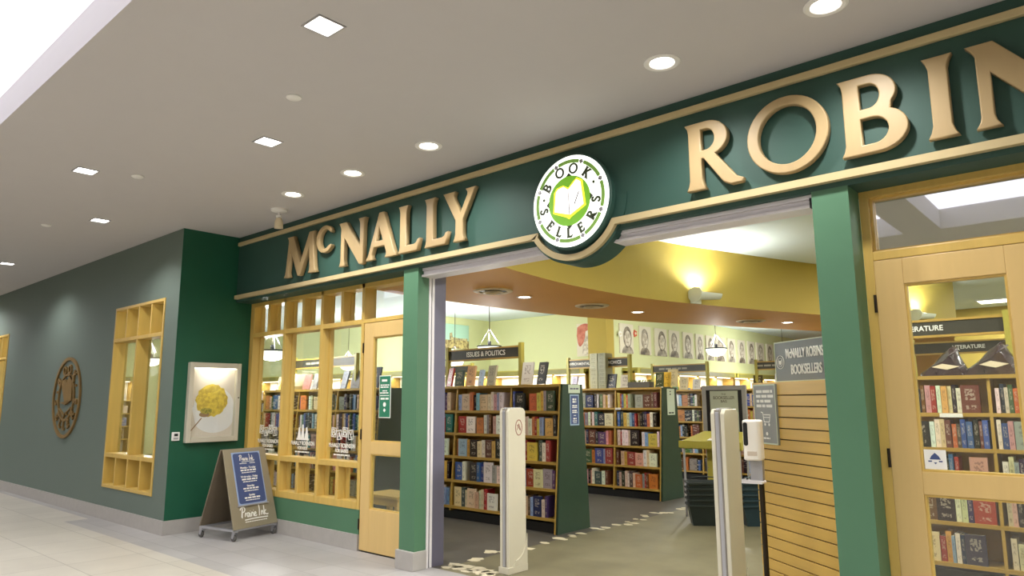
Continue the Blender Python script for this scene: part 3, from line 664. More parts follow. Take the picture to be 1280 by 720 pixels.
# ------------------------------------------------------------------ shop shell
struct(MB().box(-21,-4.66,.34,20,-.1,0).box(-4.76,-4.66,.2,.34,-.1,0).build('floor',CARPET),'dark stained floor under the left bookcases','floor')
struct(box('floor',CONC,-4.66,6.2,.2,20,-.1,0),'olive grey concrete floor inside the entrance','floor')
struct(box('ceiling',SHOPCEIL,-21.2,6.2,.34,20.2,ZC,ZC+.1),'white ceiling inside the shop','ceiling')
struct(box('ceiling',SHOPCEIL,-21.2,XR-.16,-.52,.34,ZC,ZC+.1),'white ceiling behind the grey-green wall','ceiling')
struct(box('floor',CARPET,-21,XR-.16,-.5,.34,-.1,-.001),'shop floor behind the display windows','floor')
struct(box('wall_left_shop',PGREEN,-12.4,-12.2,7.1,9.1,0,ZC),'pale green shop wall with the beach picture','wall')
struct(box('wall_inner',PGREEN,-21,-12.2,6.9,7.1,0,ZC),'pale green wall behind the display area','wall')
struct(box('wall_outer',PGREEN,-21.2,-21,-.52,7.1,0,ZC),'pale green end wall behind the display windows','wall')
struct(box('wall_back',PGREEN,-12.2,-8.5,8.9,9.1,0,ZC),'pale green back wall behind the left bookcases','wall')
struct(box('wall_portrait',PGREEN,-8.7,-8.5,9.1,20.2,0,ZC),'pale green wall hung with sketched portraits','wall')
struct(box('wall_far',BROWN,-8.5,-3,20,20.2,0,ZC),'far orange brown end wall','wall')
struct(box('wall_partition',YELL,-3,6.2,14.5,14.7,0,ZC),'mustard partition wall at the back right','wall')
struct(box('wall_right',PGREEN,6,6.2,.34,14.5,0,ZC),'right side wall of the shop','wall')
struct(box('pillar',YELL,-8.97,-8.49,8.6,8.9,0,ZC),'square mustard pillar at the inner wall corner','pillar')
struct(box('pillar',YELL,-5.6,-5.15,16,16.4,0,ZC),'far yellow pillar above the grey shop sign','pillar')
near=smooth_path([(-4.15,.36),(-4.30,.62),(-4.40,1.2),(-4.47,1.87),(-4.47,2.6),(-4.42,3.3),(-4.28,4.0),(-4.04,4.8),(-3.75,5.7),(-3.35,6.8),(-2.85,8.1),(-2.2,9.9)],4)
far=smooth_path([(-6.2,.36),(-6.33,1.1),(-6.35,1.8),(-6.33,2.6),(-6.22,3.9),(-6.0,4.9),(-5.7,5.9),(-5.25,6.9),(-4.8,8.0),(-4.29,9.28),(-4.0,10.0)],4)
sof=MB(); N=len(near)-1
def samp(P_,t):
    x=t*(len(P_)-1); i=min(int(x),len(P_)-2); f=x-i; return (P_[i][0]*(1-f)+P_[i+1][0]*f, P_[i][1]*(1-f)+P_[i+1][1]*f)
for i in range(N):
    a,b=near[i],near[i+1]; c,d=samp(far,(i+1)/N),samp(far,i/N)
    o=len(sof.v)
    sof.v+=[(a[0],a[1],2.65),(b[0],b[1],2.65),(c[0],c[1],2.65),(d[0],d[1],2.65),(a[0],a[1],ZC),(b[0],b[1],ZC),(c[0],c[1],ZC),(d[0],d[1],ZC)]
    for f,mi in (((3,2,1,0),1),((0,1,5,4),0),((2,3,7,6),0)):
        sof.f.append([q+o for q in f]); sof.m.append(mi); sof.c.append(None)
    if i in (0,N-1):
        f=(3,0,4,7) if i==0 else (1,2,6,5); sof.f.append([q+o for q in f]); sof.m.append(0); sof.c.append(None)
sf=sof.build('ceiling_soffit',[YELL,BROWN]); struct(sf,'curved mustard bulkhead with a brown underside','soffit')
# stone chips let into the shop floor
ch=MB()
for i in range(34):
    t=i/33; x=-5.05+t*.75 if i<12 else -4.68-.06*sin(i); y=.30+rng.uniform(-.05,.06) if i<12 else .45+(i-12)*.235+rng.uniform(-.04,.04)
    if i<12: x=-4.66+i*.045; y=.36+rng.uniform(-.03,.05)
    for s in range(2):
        qx=x+rng.uniform(-.07,.07); qy=y+rng.uniform(-.07,.07); rr_=rng.uniform(.04,.085); n=rng.randint(5,7); a0_=rng.uniform(0,6)
        qx=max(qx,-4.66) if qy<.45 else qx
        ch.prism([(qx+rr_*rng.uniform(.7,1.2)*cos(a0_+j*2*pi/n),qy+rr_*rng.uniform(.5,.9)*sin(a0_+j*2*pi/n)) for j in range(n)],0,.002+s*.0005,'z')
tag(ch.build('mosaic_chips',CHIP),'broken pale stone chips let into the shop floor along the aisle','stone inlay',kind='stuff')
# opposite side of the mall
struct(box('wall_opposite',mat('beige_mall_wall',(190,182,170),.7),-30,8,-10.2,-10,0,ZC),'beige wall on the other side of the mall','wall')
struct(box('wall_far_end',mat('beige_end_wall',(180,174,166),.7),-30.2,-30,-10,-.5,0,ZC),'far end wall of the mall','wall')
struct(box('wall_near_end',mat('beige_near_wall',(180,174,166),.7),8,8.2,-10,.2,0,ZC),'near end wall of the mall','wall')

# ------------------------------------------------------------------ soffit fittings, sconces, pendants
for i,(x,y) in enumerate(((-5.36,1.64),(-5.27,3.46),(-4.49,6.71))):
    l=thing('air_diffuser',['round air diffuser in the brown soffit nearest the entrance','round air diffuser in the middle of the brown soffit','round air diffuser at the far end of the brown soffit'][i],'vent',(x,y,2.65),group='round soffit vents')
    MB().lathe([(.16,0),(.225,0),(.225,-.008),(.19,-.02),(.16,-.012),(.16,0)],n=32).build('outer_cone',CREAM,l,smooth=True)
    MB().lathe([(.001,-.001),(.158,-.001),(.158,-.004),(.001,-.004)],n=28).build('dark_throat',BLACK,l)
    MB().lathe([(.085,-.004),(.12,-.022),(.09,-.026),(.06,-.01),(.085,-.004)],n=28).build('inner_cone',CREAM,l,smooth=True)
for i,(x,y) in enumerate(((-5.42,2.26),(-5.2,4.48),(-4.15,7.37))):
    l=thing('soffit_downlight',['small downlight in the brown soffit nearest the entrance','small downlight in the middle of the brown soffit','small downlight far along the brown soffit'][i],'ceiling light',(x,y,2.65),group='soffit downlights')
    MB().lathe([(.07,0),(.095,0),(.092,-.006),(.07,-.004),(.07,0)],n=24).build('trim_ring',WHITE,l,smooth=True)
    MB().lathe([(.001,-.001),(.07,-.001),(.07,-.003),(.001,-.003)],n=24).build('diffuser',LEDW,l)
    lamp('SPOT','beam',(0,0,-.02),35,(1,.92,.75),.05,(0,0,0),130,l)
SCN=mat('pale_sconce_metal',(222,226,212),.45,var=.03)
def sconce(x,y,rz,label):
    s=thing('wall_sconce',label,'wall lamp',(x,y,2.78),rz)
    MB().box(-.15,.02,-.03,0,-.13,.03).build('back_plate',SCN,s,bevel=.006)
    m=MB()
    for k_ in range(12):
        a,b=R(180+k_*15),R(195+k_*15); ra,rb=.095,.065
        for (x0_,r0_),(x1_,r1_) in (((-.16,.1),(.24,.07)),):
            P=lambda x_,r_,t_:(x_,-.11+r_*cos(t_),.0+r_*sin(t_))
            m.add([P(x0_,r0_,a),P(x1_,r1_,a),P(x1_,r1_,b),P(x0_,r0_,b),P(x0_,r0_-.004,a),P(x1_,r1_-.004,a),P(x1_,r1_-.004,b),P(x0_,r0_-.004,b)],[(3,2,1,0),(4,5,6,7)])
    m.build('uplight_trough',SCN,s,smooth=True)
    MB().prism([(-.11+.13*cos(R(t_)),.13*sin(R(t_))) for t_ in range(-180,1,15)]+[(-.11+.09,.05),(-.11,.07),(-.11-.09,.05)],-.172,-.158,'x').build('end_cap',SCN,s)
    MB().prism([(-.11+.071*cos(R(t_)),.071*sin(R(t_))) for t_ in range(-180,1,15)],.238,.246,'x').build('end_cap',SCN,s)
    MB().lathe([(.001,-.10),(.018,-.10),(.018,.10),(.001,.10)],(0,-.11,.0),12,'x').build('bulb',LEDW,s)
    lamp('SPOT','uplight',(-.02,-.11,.05),SC_P,(1,.97,.92),.12,(pi,0,0),165,s,.5)
SC_P=75
sconce(-4.175,4.31,R(70),'white uplighter on the curved mustard bulkhead in the entrance')
sconce(-2.60,8.85,R(65),'white uplighter on the mustard bulkhead seen through the right door')
def pendant(x,y,z,label):
    p=thing('pendant_lamp',label,'pendant lamp',(x,y,z),group='bowl pendant lamps')
    MB().tube([(0,0,.14),(0,0,ZC-z)],.006,6).build('cord',BRONZE,p)
    for k in range(3):
        a=2*pi*k/3+.3; MB().tube([(0,0,.30),(.19*cos(a),.19*sin(a),.02)],.003,5).build('suspension_rod',METAL,p)
    MB().lathe([(.001,.09),(.03,.09),(.03,.02),(.205,.012),(.215,0),(.205,-.01),(.001,-.01)],n=32).build('dark_rim',BLACK,p,smooth=True)
    MB().lathe([(.195,-.01),(.19,-.05),(.16,-.10),(.10,-.135),(.001,-.15)],n=32).build('glass_bowl',emis('lit_bowl_glass_%d'%len(MATS),(246,250,236),1.6),p,smooth=True)
    lamp('POINT','bulb_light',(0,0,.16),110,(1,.985,.95),.08,parent=p)
    lamp('POINT','bulb_light_below',(0,0,-.24),26,(1,.985,.95),.12,parent=p)
pendant(-8.1,4.5,2.32,'bowl pendant lamp above the issues and politics sign')
pendant(-9.6,1.38,2.17,'bowl pendant lamp seen through the left shop window')
pendant(-6.15,8.95,2.41,'bowl pendant lamp in front of the portraits')
pendant(-10.9,6.4,2.28,'added fill pendant deep in the left part of the shop')  # this and the next four pendants are added to brighten the shop
pendant(-14.5,1.6,2.28,'added fill pendant behind the display windows')
pendant(-17.5,4.2,2.28,'added fill pendant in the far left corner of the shop')
pendant(-13.6,5.6,2.28,'added fill pendant before the inner green wall')
pendant(-6.9,14.5,2.28,'added fill pendant far down the portrait wall')

# ------------------------------------------------------------------ books
COLS=[('white',(230,224,214),8),('cream',(216,198,164),6),('black',(30,28,32),5),('dark grey',(70,68,70),2),('navy',(38,42,78),3),('blue',(58,88,150),3),('pale blue',(140,170,196),2),
      ('teal',(40,110,110),1),('green',(72,104,66),1),('red',(158,50,42),3),('orange',(196,112,62),3),('yellow',(206,176,84),2),('purple',(86,54,110),1),('pink',(210,160,150),3),('brown',(104,66,44),3),('grey',(150,146,142),2)]
PICK=[c for c in COLS for _ in range(c[2])]
def book_mesh(name='book'):
    b=MB(); b.box(0,.04,0,1,0,1).box(.96,1,0,1,0,1).box(.04,.96,0,.03,0,1)
    b.mi=1; b.box(.05,.95,.035,.97,.015,.985)
    o=b.build(name,[BOOKM,PAGES]); me=o.data; bpy.data.objects.remove(o); return me
BMESH=book_mesh()
def put_book(mw,x,y,z,w,d,h,colname,rgb,label,group,tilt=0,lean=0):
    o=bpy.data.objects.new('book',BMESH); C.objects.link(o)
    o.matrix_world=mw@Matrix.Translation((x,y,z))@Matrix.Rotation(lean,4,'X')@Matrix.Rotation(tilt,4,'Y')@Matrix.Diagonal((w,d,h,1))
    o.color=srgb(*rgb); tag(o,label,'book',group); return o
ORD=['first','second','third','fourth','fifth','sixth','seventh','eighth','ninth','tenth','eleventh','twelfth','thirteenth','fourteenth','fifteenth','sixteenth','seventeenth','eighteenth','nineteenth','twentieth']
SH=[.156,.463,.748,1.028,1.303]; ROW=['bottom','fourth','third','second','top']
stuff=MB()
def jit(rgb): return tuple(max(8,min(245,int(v+rng.uniform(-14,14)))) for v in rgb)
def fill(mw,x0,x1,si,case,bay,wmin,wmax,pface,individual,yf,depth=.15,group=None):
    x=x0+rng.uniform(.005,.03); n=0; top=(SH+[1.578])[si+1]; zs=SH[si]; room=top-zs-.05
    while True:
        face=rng.random()<pface
        w=rng.uniform(.11,.15) if face else rng.uniform(wmin,wmax); h=min(room,rng.uniform(.185,.235))
        if x+w>x1-.01: break
        cn,rgb,_=rng.choice(PICK); rgb=jit(rgb)
        d=.03 if face else depth; y=yf+rng.uniform(.008,.03)
        if individual:
            lb='%s %sbook, %s from left on %s shelf, %s%s bookcase'%(cn,'face-out ' if face else '',ORD[n],ROW[si],bay,case)
            put_book(mw,x,y,zs+.0005,w,d,h,cn,rgb,lb,group)
        else:
            stuff.col=srgb(*rgb); a=len(stuff.v); stuff.box(x,x+w,y,y+d,zs+.0005,zs+h)
            for k in range(a,len(stuff.v)): stuff.v[k]=tuple(mw@Vector(stuff.v[k]))
        x+=w+rng.uniform(.0,.006); n+=1
        if rng.random()<.05: x+=rng.uniform(.02,.08)
TB=.13
def yfront(z): return TB*z/1.6
def bookcase(label,loc,rz,bays,sign=None,sign_x=None,greenend='r'):
    W=sum(bays)+.03; Dp=.60
    t=thing('bookcase',label,'bookcase',loc,rz)
    trap=[(0,0),(Dp,0),(Dp-.1,1.6),(TB,1.6)]
    x=0
    MB().prism(trap,-.0,.025,'x').build('end_panel',SHELFW if greenend=='r' else DGREEN,t)
    for i,b in enumerate(bays[:-1]):
        x+=b; MB().prism([(.012,.10),(Dp-.012,.10),(Dp-.11,1.575),(TB,1.575)],x,x+.022,'x').build('divider',SHELFW,t)
    ep=MB().prism(trap,W-.012,W+.018,'x').build('end_panel',DGREEN,t); part_label(ep,'dark green end panel')
    MB().prism([(-.004,0),(.01,0),(TB+.01,1.6),(TB-.004,1.6)],W-.03,W-.012,'x').build('edge_strip',SHELFW,t)
    MB().prism([(.29,.1),(.305,.1),(.305,1.57),(.29,1.57)],.025,W-.014,'x').build('back_panel',SHELFW,t)
    for z in SH: MB().prism([(yfront(z),z-.03),(.29,z-.03),(.29,z),(yfront(z),z)],.025,W-.03,'x').build('shelf',SHELFW,t)
    for z in SH: MB().prism([(.305,z-.03),(Dp-.1*z/1.6,z-.03),(Dp-.1*z/1.6,z),(.305,z)],.025,W-.03,'x').build('shelf',SHELFW,t)
    MB().box(.0,W-.03,TB-.015,Dp-.09,1.572,1.602).build('top_board',SHELFW,t)
    MB().box(.025,W-.014,.05,Dp-.05,0,.1).build('kick_plinth',BLACK,t)
    if sign:
        a,b=sign_x; yc=.31
        for xx in (a,b): MB().box(xx-.022,xx+.022,yc-.03,yc+.03,1.602,2.12).build('sign_post',OLIVE,t)
        MB().box(a+.022,b-.022,yc-.02,yc+.02,2.065,2.085).box(a+.022,b-.022,yc-.02,yc+.02,1.93,1.95).build('sign_rail',SHELFW,t)
        sb=box('header_sign',SIGNB,a+.022,b-.022,yc-.012,yc+.012,1.95,2.065,t)
        for s,xx,sz in sign:
            if s=='~': bars(sb,mat('faded_sign_print',(150,146,128),.6),[(2.008,.032,xx-.3,xx+.3)],yc-.0125)
            else: text(s,sz,WTEXT,sb,(xx,yc-.013,2.008),.002,.95,bold=.001)
    return t,Matrix.Translation(loc)@Matrix.Rotation(rz,4,'Z')
# A: issues and politics
XA=-7.02
A,mA=bookcase('tall oak bookcase under the ISSUES & POLITICS sign',(XA,2.06,0),0,[.52,.915,.755-.03],[('ISSUES & POLITICS',.86,.088)],(.17,1.45))
B,mB=bookcase('oak bookcase with an ECONOMICS header behind the first one',(-7.0,5.02,0),R(-1),[.95,.80],[('ENVIRONMENTAL ISSUES',.22,.06),('ECONOMICS',.78,.07)],(-.1+.02,1.12))
L_,mL=bookcase('oak bookcase under the LITERATURE sign behind the right door',(-1.83,2.42,0),0,[.94,.93],[('LITERATURE',.49,.062)],(-.0+.06,1.10))
L2_,mL2=bookcase('second oak bookcase behind the literature one',(-2.4,5.2,0),0,[.94,.93,.93],[('LITERATURE',.98,.062)],(.4,1.45))
D_,mD=bookcase('oak bookcase behind the left shop windows',(-10.68,1.78,0),0,[1.0,1.0,1.0],[('~',1.2,0)],(.56,2.2))
E_,mE=bookcase('oak bookcase deep in the shop behind the left windows',(-11.6,5.0,0),0,[1.0,1.0,1.0],[('~',1.2,0)],(.8,2.3))
C_,mC=bookcase('oak bookcase farther down the aisle behind the poster stand',(-7.85,7.8,0),R(0),[.93,.93,.6],[('~',1.2,0)],(.75,1.9))
F_,mF=bookcase('oak bookcase behind the poster stand on the right side',(-5.35,7.9,0),R(2),[.8,.8],[('~',.6,0)],(.3,1.0))
def cell_bounds(bays,i):
    a=sum(bays[:i])+.03; return a,sum(bays[:i+1])-.004
for case,mw,bays,bn,ps in (('issues and politics',mA,[.52,.915,.725],['left bay, ','middle bay, ','right bay, '],.33),):
    for i in range(3):
        a,b=cell_bounds(bays,i)
        for si in range(5): fill(mw,a,b,si,case,bn[i],.03,.06,ps,True,yfront(SH[si]),group='books of the issues and politics bookcase')
for i in (0,1):
    a,b=cell_bounds([.95,.80],i)
    if i==0: a=.33
    for si in range(5): fill(mB,a,b,si,'economics',('left bay, ','right bay, ')[i],.028,.06,.25,True,yfront(SH[si]),group='books of the economics bookcase')
for i in (0,1):
    a,b=cell_bounds([.94,.93],i)
    if i==0: a=.36
    else: b=a+.42
    for si in range(5): fill(mL,a,b,si,'literature',('left bay, ','right bay, ')[i],.022,.042,.14,True,yfront(SH[si]),group='books of the literature bookcase')
for mw,bays in ((mD,[1,1,1]),(mE,[1,1,1]),(mC,[.93,.93,.6]),(mF,[.8,.8]),(mL2,[.94,.93,.93])):
    for i in range(len(bays)):
        a,b=cell_bounds(bays,i)
        for si in range(5): fill(mw,a,b,si,'','',.025,.055,.15,False,yfront(SH[si]))
# wall bookcases with lit canopy
WB=emis('wall_case_led',(255,246,225),2.6); CREAMB=mat('cream_back_board',(238,236,220),.6)
def wallcase(label,loc,rz,W):
    t=thing('lit_bookcase',label,'bookcase',loc,rz)
    n=max(1,round(W/1.0)); b=MB()
    for i in range(n+1):
        x=W*i/n; b.box(x-.012,x+.012,0,.3,0,2.05)
    b.build('upright',SHELFW,t); b=MB()
    for z in (.12,.46,.8,1.14,1.48): MB().box(.012,W-.012,.0,.3,z-.03,z).build('shelf',SHELFW,t)
    box('back_board',CREAMB,0,W,.3,.315,0,2.05,t)
    box('canopy',OLIVE,-.012,W+.012,-.08,.31,2.0,2.12,t)
    box('canopy_face',mat('olive_canopy_face',(122,118,60),.5),.1,W-.1,-.09,-.08,2.01,2.10,t)
    box('light_strip',WB,.05,W-.05,.06,.1,1.975,1.995,t)
    l=lamp('AREA','strip_light',(W/2,.06,1.965),7*W,(1,.97,.9),1,parent=t); l.data.shape='RECTANGLE'; l.data.size=W*.95; l.data.size_y=.06
    mw=Matrix.Translation(loc)@Matrix.Rotation(rz,4,'Z')
    for z in (.12,.46,.8,1.14,1.48):
        x=.03
        while x<W-.2:
            face=rng.random()<(.35 if z<1.4 else .75); w=rng.uniform(.13,.17) if face else rng.uniform(.025,.06); h=rng.uniform(.19,.26)
            _,rgb,_=rng.choice(PICK); stuff.col=srgb(*jit(rgb)); a=len(stuff.v); stuff.box(x,x+w,.03,.03+(.03 if face else .16),z+.0005,z+h)
            for k in range(a,len(stuff.v)): stuff.v[k]=tuple(mw@Vector(stuff.v[k]))
            x+=w+(rng.uniform(.02,.09) if z>1.4 else rng.uniform(0,.01))
wallcase('lit wall bookcase along the back wall',(-11.8,8.58,0),0,2.75)
wallcase('lit wall bookcase under the portraits, nearer part',(-8.17,9.2,0),R(90),5.0)
wallcase('lit wall bookcase under the portraits, farther part',(-8.17,14.3,0),R(90),5.0)
wallcase('lit wall bookcase under the beach picture',(-11.87,7.0,0),R(90),1.5)
wallcase('lit wall bookcase on the inner green wall at the left',(-20.2,6.58,0),0,7.9)
wallcase('lit wall bookcase behind the display windows',(-20.67,.0,0),R(90),3.6)
tag(stuff.build('far_books',BOOKA),'many small books filling the farther bookcases and wall shelves','books',kind='stuff')

# ------------------------------------------------------------------ display copies standing on top of the bookcases
def standing(mw,x,y,z,w,h,cn,rgb,label,group,lean=.18,turn=0):
    M2=mw@Matrix.Translation((x,y,z+.008))@Matrix.Rotation(turn,4,'Z')
    return put_book(M2,0,0,0,w,.028,h,cn,rgb,label,group,lean=-lean)
T=1.602
for x,w,h,cn,rgb in ((.21,.10,.24,'red',(160,50,36)),(.36,.13,.21,'teal grey',(96,110,106)),(.56,.14,.26,'tan',(206,160,112)),(.78,.08,.20,'pale blue',(140,160,186)),(.93,.14,.25,'grey',(160,154,128)),(1.50,.15,.27,'white',(206,204,200)),(1.74,.14,.26,'black',(34,30,28))):
    standing(mA,x,.24,T,w,h,cn,rgb,'%s book standing face-out on top of the issues and politics bookcase'%cn,'display copies on the issues and politics bookcase',.2,rng.uniform(-.25,.25))
for x,w,h,cn,rgb in ((.02,.13,.2,'lilac',(150,140,160)),(.72,.17,.22,'dark grey',(60,62,72)),(.98,.16,.20,'white',(214,210,200)),(1.60,.12,.22,'dark green',(60,70,40))):
    standing(mB,x,.24,T,w,h,cn,rgb,'%s book standing face-out on top of the economics bookcase'%cn,'display copies on the economics bookcase',.2,rng.uniform(-.25,.25))
cols=mat('stacked_cream_books',(176,172,134),.6)
for k in range(9):
    for j,(xx,lb) in enumerate(((.42,'left'),(.58,'right'))):
        o=bpy.data.objects.new('book',BMESH); C.objects.link(o); o.matrix_world=mB@Matrix.Translation((xx,.22,T+.0006+k*.062+.0))@Matrix.Rotation(rng.uniform(-.03,.03),4,'Z')@Matrix.Diagonal((.145,.2,.061,1))
        o.color=srgb(186,184,150) if j==0 else srgb(150,150,120)
        tag(o,'thick pale book, %s from bottom in the %s tall stack on the economics bookcase'%(ORD[k],lb),'book','two tall stacks of pale books')
bx=thing('planter_box','dark grey box of green leaves on the economics bookcase','box',tuple(mB@Vector((1.30,.32,T))))
MB().box(-.19,.19,-.07,.07,0,.09).build('box_body',mat('grey_box_card',(82,80,74),.6),bx,bevel=.004)
lf=MB()
for i in range(60):
    x=rng.uniform(-.17,.17); y=rng.uniform(-.05,.05); a=rng.uniform(0,6); l=rng.uniform(.02,.04)
    lf.add([(x,y,.09),(x+l*cos(a)*.5-.006,y+l*sin(a)*.5,.105),(x+l*cos(a),y+l*sin(a),.12+rng.uniform(0,.012)),(x+l*cos(a)*.5+.008,y+l*sin(a)*.5,.10)],[(0,1,2,3)])
lf.build('leaves',mat('leaf_green',(96,112,44),.6),bx)
for x,w,h,cn,rgb in ((1.72,.14,.22,'yellow',(220,180,60)),(1.95,.16,.26,'beige',(186,172,128))):
    standing(mB,x-.05 if x<1.75 else x-.2,.33,T,w,h,cn,rgb,'%s book standing near the right end on top of the economics bookcase'%cn,'display copies on the economics bookcase',.15)
for x,w,h,cn,rgb in ((.9,.14,.24,'pink',(196,130,120)),(1.15,.14,.24,'pale grey',(170,168,168)),(1.9,.15,.26,'grey blue',(130,134,150)),(2.15,.15,.26,'silver grey',(150,148,150)),(2.55,.2,.3,'slate blue',(96,100,120)),(.12,.16,.22,'yellow',(222,196,100)),(.34,.18,.22,'sage green',(140,160,130))):
    standing(mD,x,.24,T,w,h,cn,rgb,'%s book standing on top of the bookcase behind the left windows'%cn,'display copies behind the left windows',.25,rng.uniform(-.4,.3))
for x,w,h,cn,rgb in ((1.0,.16,.24,'dark brown',(60,44,36)),(1.35,.16,.24,'cream',(196,180,140)),(1.62,.14,.20,'white',(210,208,204))):
    standing(mC,x,.24,T,w,h,cn,rgb,'%s book standing on top of the bookcase behind the poster stand'%cn,'display copies farther down the aisle',.25,rng.uniform(-.3,.3))
for x,w,h,cn,rgb in ((.25,.16,.24,'dark olive',(70,64,30)),(.62,.20,.26,'white',(206,206,214)),(1.0,.18,.24,'pale teal',(150,170,176))):
    standing(mF,x,.24,T,w,h,cn,rgb,'%s book standing on the top board of the far right bookcase'%cn,'display copies on the far right bookcase',.25,rng.uniform(-.3,.3))
# clear acrylic bowl on D
bw=thing('acrylic_box','clear curved plastic bin on the bookcase behind the left windows','bin',tuple(mD@Vector((.62,.34,T))))
MB().lathe([(.001,0),(.12,0),(.19,.06),(.2,.16),(.17,.25),(.165,.25),(.192,.16),(.18,.065),(.115,.006),(.001,.006)],n=28).build('bin_wall',mat('frosted_plastic',(215,205,170),.25,var=.03),bw,smooth=True)
# plastic wrapped bundles on the literature bookcase
def bundle(x,w,h,label,flip):
    t=thing('wrapped_bundle',label,'bundle',tuple(mL@Vector((x,.34,T))),0,'dark bundles wrapped in clear plastic')
    prof=[(-.5,0),(-.49,.10),(-.28,.36),(.0,.74),(.2,1.0),(.27,.95),(.36,.62),(.47,.22),(.5,0)]
    if flip: prof=[(-p[0],p[1]) for p in prof][::-1]
    n=len(prof); m=MB(); K=7; vs=[]
    for j in range(K):
        s=-1+2*j/(K-1); sc_=1-.35*abs(s)**2; 
        for p in prof: vs.append((p[0]*w*(.6+.4*sc_)+.012*sin(9*p[0]+5*s),s*.13,max(0,p[1]*h*sc_+.006*sin(17*p[0]+3*j)*(p[1]>.05))))
    fs=[(j*n+i,j*n+i+1,(j+1)*n+i+1,(j+1)*n+i) for j in range(K-1) for i in range(n-1)]
    fs+=[(j*n+n-1,j*n,(j+1)*n,(j+1)*n+n-1) for j in range(K-1)]+[list(range(n))[::-1],list(range((K-1)*n,K*n))]
    m.add(vs,fs).build('fabric_body',mat('dark_plum_fabric',(58,44,48),.22,var=.45,scale=14,bump=.5,coat=.9),t,smooth=True)
    px0=.02*w
    MB().prism([(px0-.08,.30*h),(px0,.40*h),(px0+.12,.30*h),(px0+.03,.20*h)],-.134,-.12).build('label_patch',CREAM,t)
    f=MB()
    for a,b,c in ((-.25,.12,.03),(.1,.6,.04),(.2,.12,.03)):
        f.prism([(a*w,b*h),(a*w+.10,b*h+.02+c),(a*w+.09,b*h+.03+c)],-.129,-.119)
    f.build('plastic_fold',mat('glossy_plastic_fold',(120,112,118),.15,var=.05),t)
bundle(.63,.34,.25,'left dark plastic-wrapped bundle on the literature bookcase',False)
bundle(.965,.40,.28,'right dark plastic-wrapped bundle on the literature bookcase',False)
# case end cards
for mw,W,lbs in ((mA,2.19,'issues and politics'),(mB,1.78,'economics')):
    ex=W+.0195
    if lbs=='issues and politics':
        cd=thing('shelf_card','pale green card at the top of the first green end panel','card',tuple(mw@Vector((ex,.34,1.50))),R(90))
        box('card',MINT,-.11,.11,-.003,-.0005,0,.095,cd); bars(cd,SLATE,[(.05,.018,-.08,.08)],-.003)
        cd=thing('shelf_card','blue framed notice on the first green end panel','card',tuple(mw@Vector((ex,.34,1.14))),R(90))
        box('card',mat('pale_blue_card',(150,172,196),.5),-.085,.085,-.003,-.0005,0,.345,cd)
        box('blue_field',NAVY,-.07,.07,-.0045,-.003,.015,.33,cd)
        bars(cd,WTEXT,[(.29,.022,-.04,.03),(.262,.02,-.04,.03),(.22,.014,-.045,.045),(.20,.014,-.045,.045),(.165,.014,-.045,.045),(.145,.014,-.045,.045),(.11,.01,-.02,.02),(.075,.016,-.03,.03),(.05,.01,-.04,.04),(.03,.007,-.03,.03)],-.0045)
    else:
        cd=thing('shelf_card','tall pale notice on the second green end panel','card',tuple(mw@Vector((ex,.33,1.20))),R(90))
        box('card',MINT,-.11,.11,-.003,-.0005,0,.38,cd); bars(cd,BLACK,[(.34,.018,-.03,.0),(.30,.02,-.03,.0),(.03,.02,-.08,.08)],-.003)
pt=thing('shelf_tag','white price tag on the economics bookcase shelf edge','tag',tuple(mB@Vector((.97,yfront(1.29)-.002,1.276))))
box('tag_card',WTEXT,0,.1,-.003,0,-.002,.028,pt)
pt=thing('shelf_tag','white label strip on the literature bookcase shelf edge','tag',tuple(mL@Vector((.60,yfront(1.29)-.002,1.27))))
box('tag_card',WTEXT,0,.16,-.003,0,-.002,.03,pt)

# ------------------------------------------------------------------ pictures on the walls
PAPERC=mat('sketch_paper',(216,208,188),.8,var=.04)
P1=sketch_mat('pencil_hair',(120,112,100),(170,160,142)); P2=sketch_mat('pencil_face',(222,214,198),(176,164,146),14); P3=sketch_mat('pencil_dark',(88,78,66),(150,138,118)); REDH=sketch_mat('red_hair_print',(176,90,70),(204,128,104)); 
def portrait(i,y,z,w,h,label):
    p=thing('portrait',label,'picture',(-8.5,y,z),R(90),'sketched portraits')
    cv=box('canvas',PAPERC,-w/2,w/2,-.03,.002,0,h,p)
    r=random.Random(i); fx=r.uniform(-.04,.04); fz=h*.5
    MB().prism(arc(fx,0,w*.42,h*.27,0,180,14),-.0315,-.03).build('shoulders',(P1,P3)[i%2],cv)
    MB().prism(arc(fx,fz+.03,w*.31,h*.37,0,340,20),-.033,-.0315).build('hair',(P3,P1)[i%2],cv)
    fc=MB().prism(arc(fx+.01,fz,w*.23,h*.27,0,340,20),-.0345,-.033).build('face',P2,cv)
    f=MB()
    for s in (-1,1): f.prism(arc(fx+.01+s*.045,fz+.03,.018,.009,0,320,8),-.0352,-.0345); f.prism([(fx+.01+s*.02,fz+.055),(fx+.01+s*.07,fz+.058),(fx+.01+s*.07,fz+.064),(fx+.01+s*.02,fz+.062)],-.0352,-.0345)
    f.prism([(fx+.008,fz+.02),(fx+.022,fz-.04),(fx+.0,fz-.04)],-.0352,-.0345); f.prism(arc(fx+.01,fz-.085,.032,.01,0,320,8),-.0352,-.0345)
    f.build('features',P3,cv)
    return p
PY=[(9.11,9.67),(9.94,10.45),(10.64,11.2),(11.33,11.84),(12.03,12.57),(12.72,13.15),(13.31,13.76),(13.88,14.46),(14.64,15.13),(15.32,15.79),(15.99,16.48),(16.63,17.2),(17.4,17.9),(18.1,18.6)]
for i,(a,b) in enumerate(PY[:13]):
    p=portrait(i,(a+b)/2,2.45,b-a,.66,'%s sketched portrait on the long green wall, counted from the mustard pillar'%ORD[i].capitalize() if False else 'sketched portrait, %s from the mustard pillar on the long green wall'%ORD[i])
